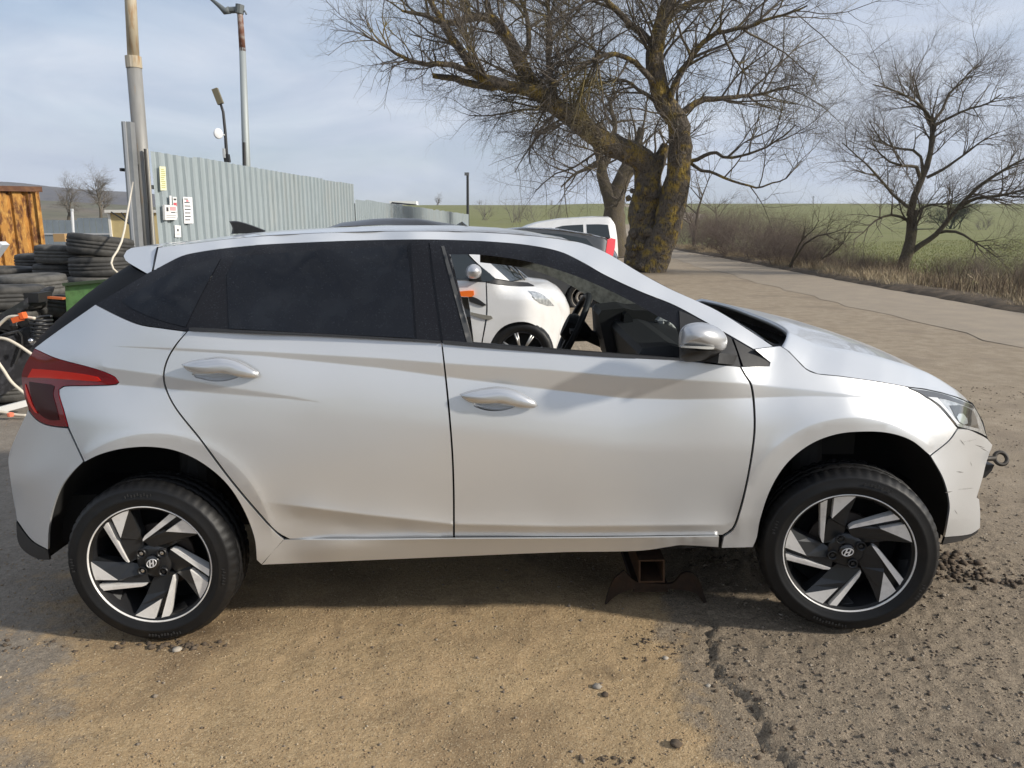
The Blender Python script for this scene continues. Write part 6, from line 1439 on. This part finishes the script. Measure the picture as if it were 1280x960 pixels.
bare_tree(1228, 288, 76, 1.5, 'small dark bush right of the lone evergreen bush', 98, HAZY, 'field_bush', None, kids=(0, 14, 8, 4), spread=.5, stems=6, thick=2.0, cat='bush')
for i, (px_, Y_, h_, lb) in enumerate([(548, 300, 4.2, 'tiny dark tree on the skyline left of the utility pole'), (690, 330, 3.4, 'tiny tree on the field crest left of the forked tree'), (600, 320, 2.6, 'tiny bush on the field crest right of the utility pole'), (905, 330, 3.0, 'tiny bush on the skyline right of the huge trunk')]):
    bare_tree(px_, 262, Y_, h_, lb, 110 + i, HAZY, 'skyline_tree', None, kids=(0, 10, 6, 4), spread=.45, stems=4, thick=2.6, cat='tree')

# ---- verge grass -------------------------------------------------------
rv_ = np.random.default_rng(3); n = 52000
yy = 7 + 42 * rv_.random(n) ** 1.5; off = .05 + 2.5 * rv_.random(n) ** 1.25
xx = road_right(yy) + off; dens = fbm(xx, yy, .7, 3, 31); keep = rv_.random(n) < np.clip((dens - .28) * 2.6, .08, 1)
xx, yy, off = xx[keep], yy[keep], off[keep]
hh = (.10 + .42 * fbm(xx, yy, .9, 2, 77) ** 1.3) * rv_.uniform(.45, 1.35, len(xx)) * sstep(0, .45, off + .12)
DRYG = mat('dry_grass', (.42, .34, .22), rough=.95, noise=(.9, (.27, .205, .125), .42, .62), noise2=(2.3, (.52, .43, .28), .55, .72))
g = blades('dry_grass', xx, yy, ground_z(xx, yy, False), hh, .006, .7, DRYG, 5); g['kind'] = 'stuff'
n = 9000; yy = 8 + 34 * rv_.random(n) ** 1.5; off = rv_.uniform(.6, 3.6, n); xx = road_right(yy) + off; d2 = fbm(xx, yy, .5, 2, 55) > .5
xx, yy = xx[d2], yy[d2]
g2 = blades('dead_weeds', xx, yy, ground_z(xx, yy, False), rv_.uniform(.25, .75, len(xx)), .005, .45, mat('dead_weed', (.13, .095, .065), rough=.95), 6); g2['kind'] = 'stuff'
n = 60000; yy = 10 + 40 * rv_.random(n) ** 1.4; xx = road_right(yy) + 2.4 + 13 * rv_.random(n) * (yy / 25)
g3 = blades('field_grass', xx, yy, ground_z(xx, yy, False), rv_.uniform(.03, .08, n), .010, .8, mat('winter_grass', (.20, .215, .07), rough=.95, noise=(.6, (.26, .24, .10), .45, .65)), 7); g3['kind'] = 'stuff'
# dark eroded lip between asphalt and verge
yl_ = np.arange(-6, 60, .25); lipv = []
for y in yl_:
    j = (vnoise(np.array([y * 2.1]), np.array([3.3]), 5)[0] - .5) * .5; x = road_right(y)
    for u, z in ((-.10 + j * .3, .012), (.02 + j * .3, .07), (.30 + j * .5, .11), (.75 + j, .09), (1.3, .0)): lipv.append((x + u, y, float(ground_z(x + u, y, False)) + z + .03 * (vnoise(np.array([y * 3.]), np.array([u * 9.]), 9)[0] - .5)))
k = 5; lf = [(i * k + j, i * k + j + 1, (i + 1) * k + j + 1, (i + 1) * k + j) for i in range(len(yl_) - 1) for j in range(k - 1)]
lp = obj('verge', lipv, lf, mat('verge_earth', (.075, .055, .036), rough=.95, noise=(3, (.15, .11, .07), .45, .65), bump=(30, .8, .02))); lp['kind'] = 'structure'
# ================================================================== FAR HILLS, PYLONS, SHED
def ridge(name, Y, prof, depth, m):
    """hill whose skyline follows traced pixels; falls away on both sides"""
    q = spl(prof, 12, closed=False); P = S(q[:, 0], q[:, 1], np.full(len(q), Y)); n = len(P); V = []
    for s, hz in ((-.9, .0), (-.6, .35), (-.3, .75), (0, 1.), (.5, .8), (1., .0)):
        R = P.copy(); R[:, 1] += s * depth; R[:, 2] = -2 + (P[:, 2] + 2) * hz * (1 + .06 * (vnoise(P[:, 0] * .02 + s * 7, P[:, 0] * 0 + s * 3, 2) - .5) * (s != 0)); V.append(R)
    f = [(i * n + j, i * n + j + 1, (i + 1) * n + j + 1, (i + 1) * n + j) for i in range(5) for j in range(n - 1)]
    o = obj(name, np.concatenate(V), f, m); o['kind'] = 'structure'; return o
HILL = mat('wooded_hill', (.085, .078, .082), rough=1, noise=(.012, (.115, .10, .085), .42, .6), noise2=(.06, (.06, .055, .058), .5, .7))
HILLN = mat('scrub_hill', (.15, .125, .09), rough=1, noise=(.02, (.11, .11, .06), .42, .6), noise2=(.16, (.085, .07, .055), .5, .68))
ridge('far_hill', 900, [(-500, 215), (-250, 222), (0, 227), (30, 229), (62, 233), (95, 236), (130, 238.5), (165, 240), (230, 246), (330, 252), (470, 256), (600, 262)], 320, HILL)
ridge('scrub_hill', 330, [(-500, 246), (-200, 246), (0, 248), (60, 251), (120, 254), (200, 259), (300, 266), (420, 272)], 150, HILLN)
def pylon(px, v0, v1, Y, label):
    b = S(px, v0, Y); tp_ = S(px, v1, Y); b[2] = float(ground_z(b[0], b[1], False)); h = tp_[2] - b[2]; w0, w1 = h * .10, h * .035
    t = thing('pylon', tuple(b), label, 'pylon', 'far electricity pylons')
    mb = MB(); st = .011 * h; lv = np.linspace(0, 1, 7)
    def cn(l, sx, sy): q = w0 + (w1 - w0) * l; return (b[0] + sx * q, b[1] + sy * q, b[2] + h * l)
    for sx in (-1, 1):
        for sy in (-1, 1): mb.bar(cn(0, sx, sy), cn(1, sx, sy), st, st)
    for i in range(6):
        for sy in (-1, 1): mb.bar(cn(lv[i], -1, sy), cn(lv[i + 1], 1, sy), st * .7, st * .7); mb.bar(cn(lv[i], 1, sy), cn(lv[i + 1], -1, sy), st * .7, st * .7)
    M_ = mat('pylon_steel', (.17, .18, .19), rough=.7)
    mb.build('lattice', M_, t)
    for l, wd in ((.80, .17), (.90, .22), (.99, .13)):
        q = (b[0], b[1], b[2] + h * l); MB().bar((q[0] - h * wd, q[1], q[2]), (q[0] + h * wd, q[1], q[2]), st * 2, st * 2).build('crossarm', M_, t)
pylon(953.5, 290, 247, 250, 'distant steel pylon nearer the huge trunk')
pylon(1013.5, 288, 245, 255, 'distant steel pylon between the thicket and the verge tree')
pylon(1236, 290, 248, 260, 'distant steel pylon seen through the verge tree crown')
sh = thing('white_shed', tuple(S(508, 262, 280)), 'long low white building on the skyline behind the fence', 'building')
c = S(505, 255.5, 280); zb = float(ground_z(c[0], c[1], False))
MB().box((c[0], c[1], (zb + c[2]) / 2 + .2), (9.5, 6, max(1.5, c[2] - zb) + .4)).build('wall', mat('far_white', (.78, .78, .77), rough=.7), sh)
rq = [S(488, 254.5, 277), S(490, 252.5, 277), S(521, 255.5, 277), S(524, 257.5, 277)]; MB().prism(rq, (0, 6, 0)).build('roof', mat('far_roof', (.66, .67, .68), rough=.7), sh)

# ================================================================== LOOSE STONES AND MUD
def stones(name, x, y, s, m, seed, flat=.6):
    r = np.random.default_rng(seed); n = len(x)
    t = (1 + 5 ** .5) / 2
    ico = np.array([(-1, t, 0), (1, t, 0), (-1, -t, 0), (1, -t, 0), (0, -1, t), (0, 1, t), (0, -1, -t), (0, 1, -t), (t, 0, -1), (t, 0, 1), (-t, 0, -1), (-t, 0, 1)], float) / 1.9
    fc = np.array([(0, 11, 5), (0, 5, 1), (0, 1, 7), (0, 7, 10), (0, 10, 11), (1, 5, 9), (5, 11, 4), (11, 10, 2), (10, 7, 6), (7, 1, 8), (3, 9, 4), (3, 4, 2), (3, 2, 6), (3, 6, 8), (3, 8, 9), (4, 9, 5), (2, 4, 11), (6, 2, 10), (8, 6, 7), (9, 8, 1)])
    if n > 2500:
        ico = np.array([(1, 0, 0), (-1, 0, 0), (0, 1, 0), (0, -1, 0), (0, 0, 1), (0, 0, -1)], float); fc = np.array([(0, 2, 4), (2, 1, 4), (1, 3, 4), (3, 0, 4), (2, 0, 5), (1, 2, 5), (3, 1, 5), (0, 3, 5)])
    q_ = len(ico); V = ico[None] * r.uniform(.45, 1.35, (n, q_, 1)); a = r.uniform(0, 6.28, n); ca_, sa = np.cos(a), np.sin(a)
    st = r.uniform(.7, 1.4, n); X = V[:, :, 0] * st[:, None]; Yv = V[:, :, 1]
    V = np.stack([X * ca_[:, None] - Yv * sa[:, None], X * sa[:, None] + Yv * ca_[:, None], V[:, :, 2] * flat], -1) * s[:, None, None]
    V += np.stack([x, y, ground_z(x, y) + s * .12], -1)[:, None]
    T = (fc[None] + np.arange(n)[:, None, None] * q_).reshape(-1, 3)
    o = obj(name, V.reshape(-1, 3), T, m, None, smooth=False); o['kind'] = 'stuff'; return o
rg = np.random.default_rng(12)
def scatter(n, fn, ymin=1.6, ymax=7, xr_=.75):
    y = ymin + (ymax - ymin) * rg.random(n) ** 1.6; x = (rg.random(n) * 2 - 1) * (y + .3) * xr_; k = rg.random(n) < fn(x, y); return x[k], y[k]
GS = mat('gravel_stone', (.24, .195, .145), rough=.9, noise=(7, (.13, .10, .075), .42, .6), noise2=(23, (.40, .35, .28), .56, .66))
SS = mat('sand_stone', (.33, .25, .155), rough=.9, noise=(9, (.24, .165, .095), .42, .6), noise2=(23, (.52, .44, .32), .58, .68))
x, y = scatter(42000, lambda x, y: .9 * sstep(-.06, .10, edge_dist(x, y)[0]) + .04); stones('gravel', x, y, .0022 + .0085 * rg.random(len(x)) ** 3.2, GS, 1)
x, y = scatter(60000, lambda x, y: .8 * sstep(.05, -.05, edge_dist(x, y)[0]) * (.25 + fbm(x, y, 2, 2, 41))); stones('gravel', x, y, .0016 + .0050 * rg.random(len(x)) ** 3.2, SS, 2)
MUD = mat('mud_clod', (.085, .063, .044), rough=1, noise=(40, (.15, .115, .08), .5, .7))
def heap(px, v, spread, n, s0, s1, seed, name, m=MUD):
    r = np.random.default_rng(seed); c = SG(px, v, .03)
    x = c[0] + r.normal(0, spread[0], n); y = c[1] + r.normal(0, spread[1], n); return stones(name, x, y, s0 + (s1 - s0) * r.random(n) ** 2, m, seed, .8)
heap(1185, 702, (.06, .07), 70, .006, .022, 4, 'mud_crumbs'); heap(1225, 718, (.09, .05), 50, .006, .022, 5, 'mud_crumbs'); heap(1255, 728, (.10, .04), 30, .005, .018, 6, 'mud_crumbs')
heap(235, 797, (.10, .02), 40, .005, .016, 7, 'mud_crumbs'); heap(30, 795, (.25, .02), 26, .006, .018, 8, 'mud_crumbs'); heap(900, 690, (.14, .10), 40, .006, .018, 10, 'mud_crumbs')
heap(835, 800, (.10, .05), 60, .003, .010, 9, 'dark_crumbs'); heap(760, 940, (.05, .02), 30, .003, .009, 11, 'dark_crumbs'); heap(925, 870, (.05, .16), 60, .003, .011, 12, 'dark_crumbs'); heap(1190, 840, (.3, .15), 60, .004, .010, 13, 'dark_crumbs')
LIGHT = mat('pale_stone', (.38, .34, .28), rough=.9, noise=(30, (.36, .32, .27), .45, .7))
def stone(px, v, s, label, m=LIGHT):
    r = np.random.default_rng(int(px)); c = SG(px, v, .03); z = float(ground_z(np.array([c[0]]), np.array([c[1]]))[0])
    mb = MB().lathe([(.001, -.35 * s), (.75 * s, -.25 * s), (s, .05 * s), (.7 * s, .45 * s), (.001, .55 * s)], (c[0], c[1], z + .2 * s), 'z', 9, lambda i, j, q: q * (1 + .45 * (r.random() - .5)))
    tag(mb.build('pebble', m, smooth=True), label, 'stone')
stone(220, 803, .017, 'pale stone lying against the rear tyre of the silver car'); stone(886, 852, .010, 'pale pebble beside the broken slab edge'); stone(747, 848, .016, 'grey pebble on the sand, left of the slab edge', mat('grey_pebble', (.28, .25, .21), rough=.9))
stone(832, 816, .011, 'whitish stone in the dark crumbs left of the slab edge'); stone(1222, 704, .022, 'dark lump of mud beside the front tyre', MUD); stone(845, 924, .018, 'dark clod on the sand near the photo bottom', MUD); stone(757, 858, .013, 'small dark clod above the grey pebble', MUD)

# ================================================================== AIR
hb_ = [(gx[0] - 8, gy[0] - 8, -14.0), (gx[-1] + 8, gy[-1] + 8, 125.0)]
hm = MB().box([(hb_[0][i] + hb_[1][i]) / 2 for i in range(3)], [hb_[1][i] - hb_[0][i] for i in range(3)])
HZ = bpy.data.materials.new('haze_air'); HZ.use_nodes = True; t_ = HZ.node_tree; t_.nodes.clear()
pv = t_.nodes.new('ShaderNodeVolumePrincipled'); pv.inputs['Color'].default_value = (.82, .89, 1, 1); pv.inputs['Density'].default_value = .00028; pv.inputs['Anisotropy'].default_value = .2
t_.links.new(pv.outputs[0], t_.nodes.new('ShaderNodeOutputMaterial').inputs['Volume'])
tag(hm.build('haze', HZ), kind='stuff')
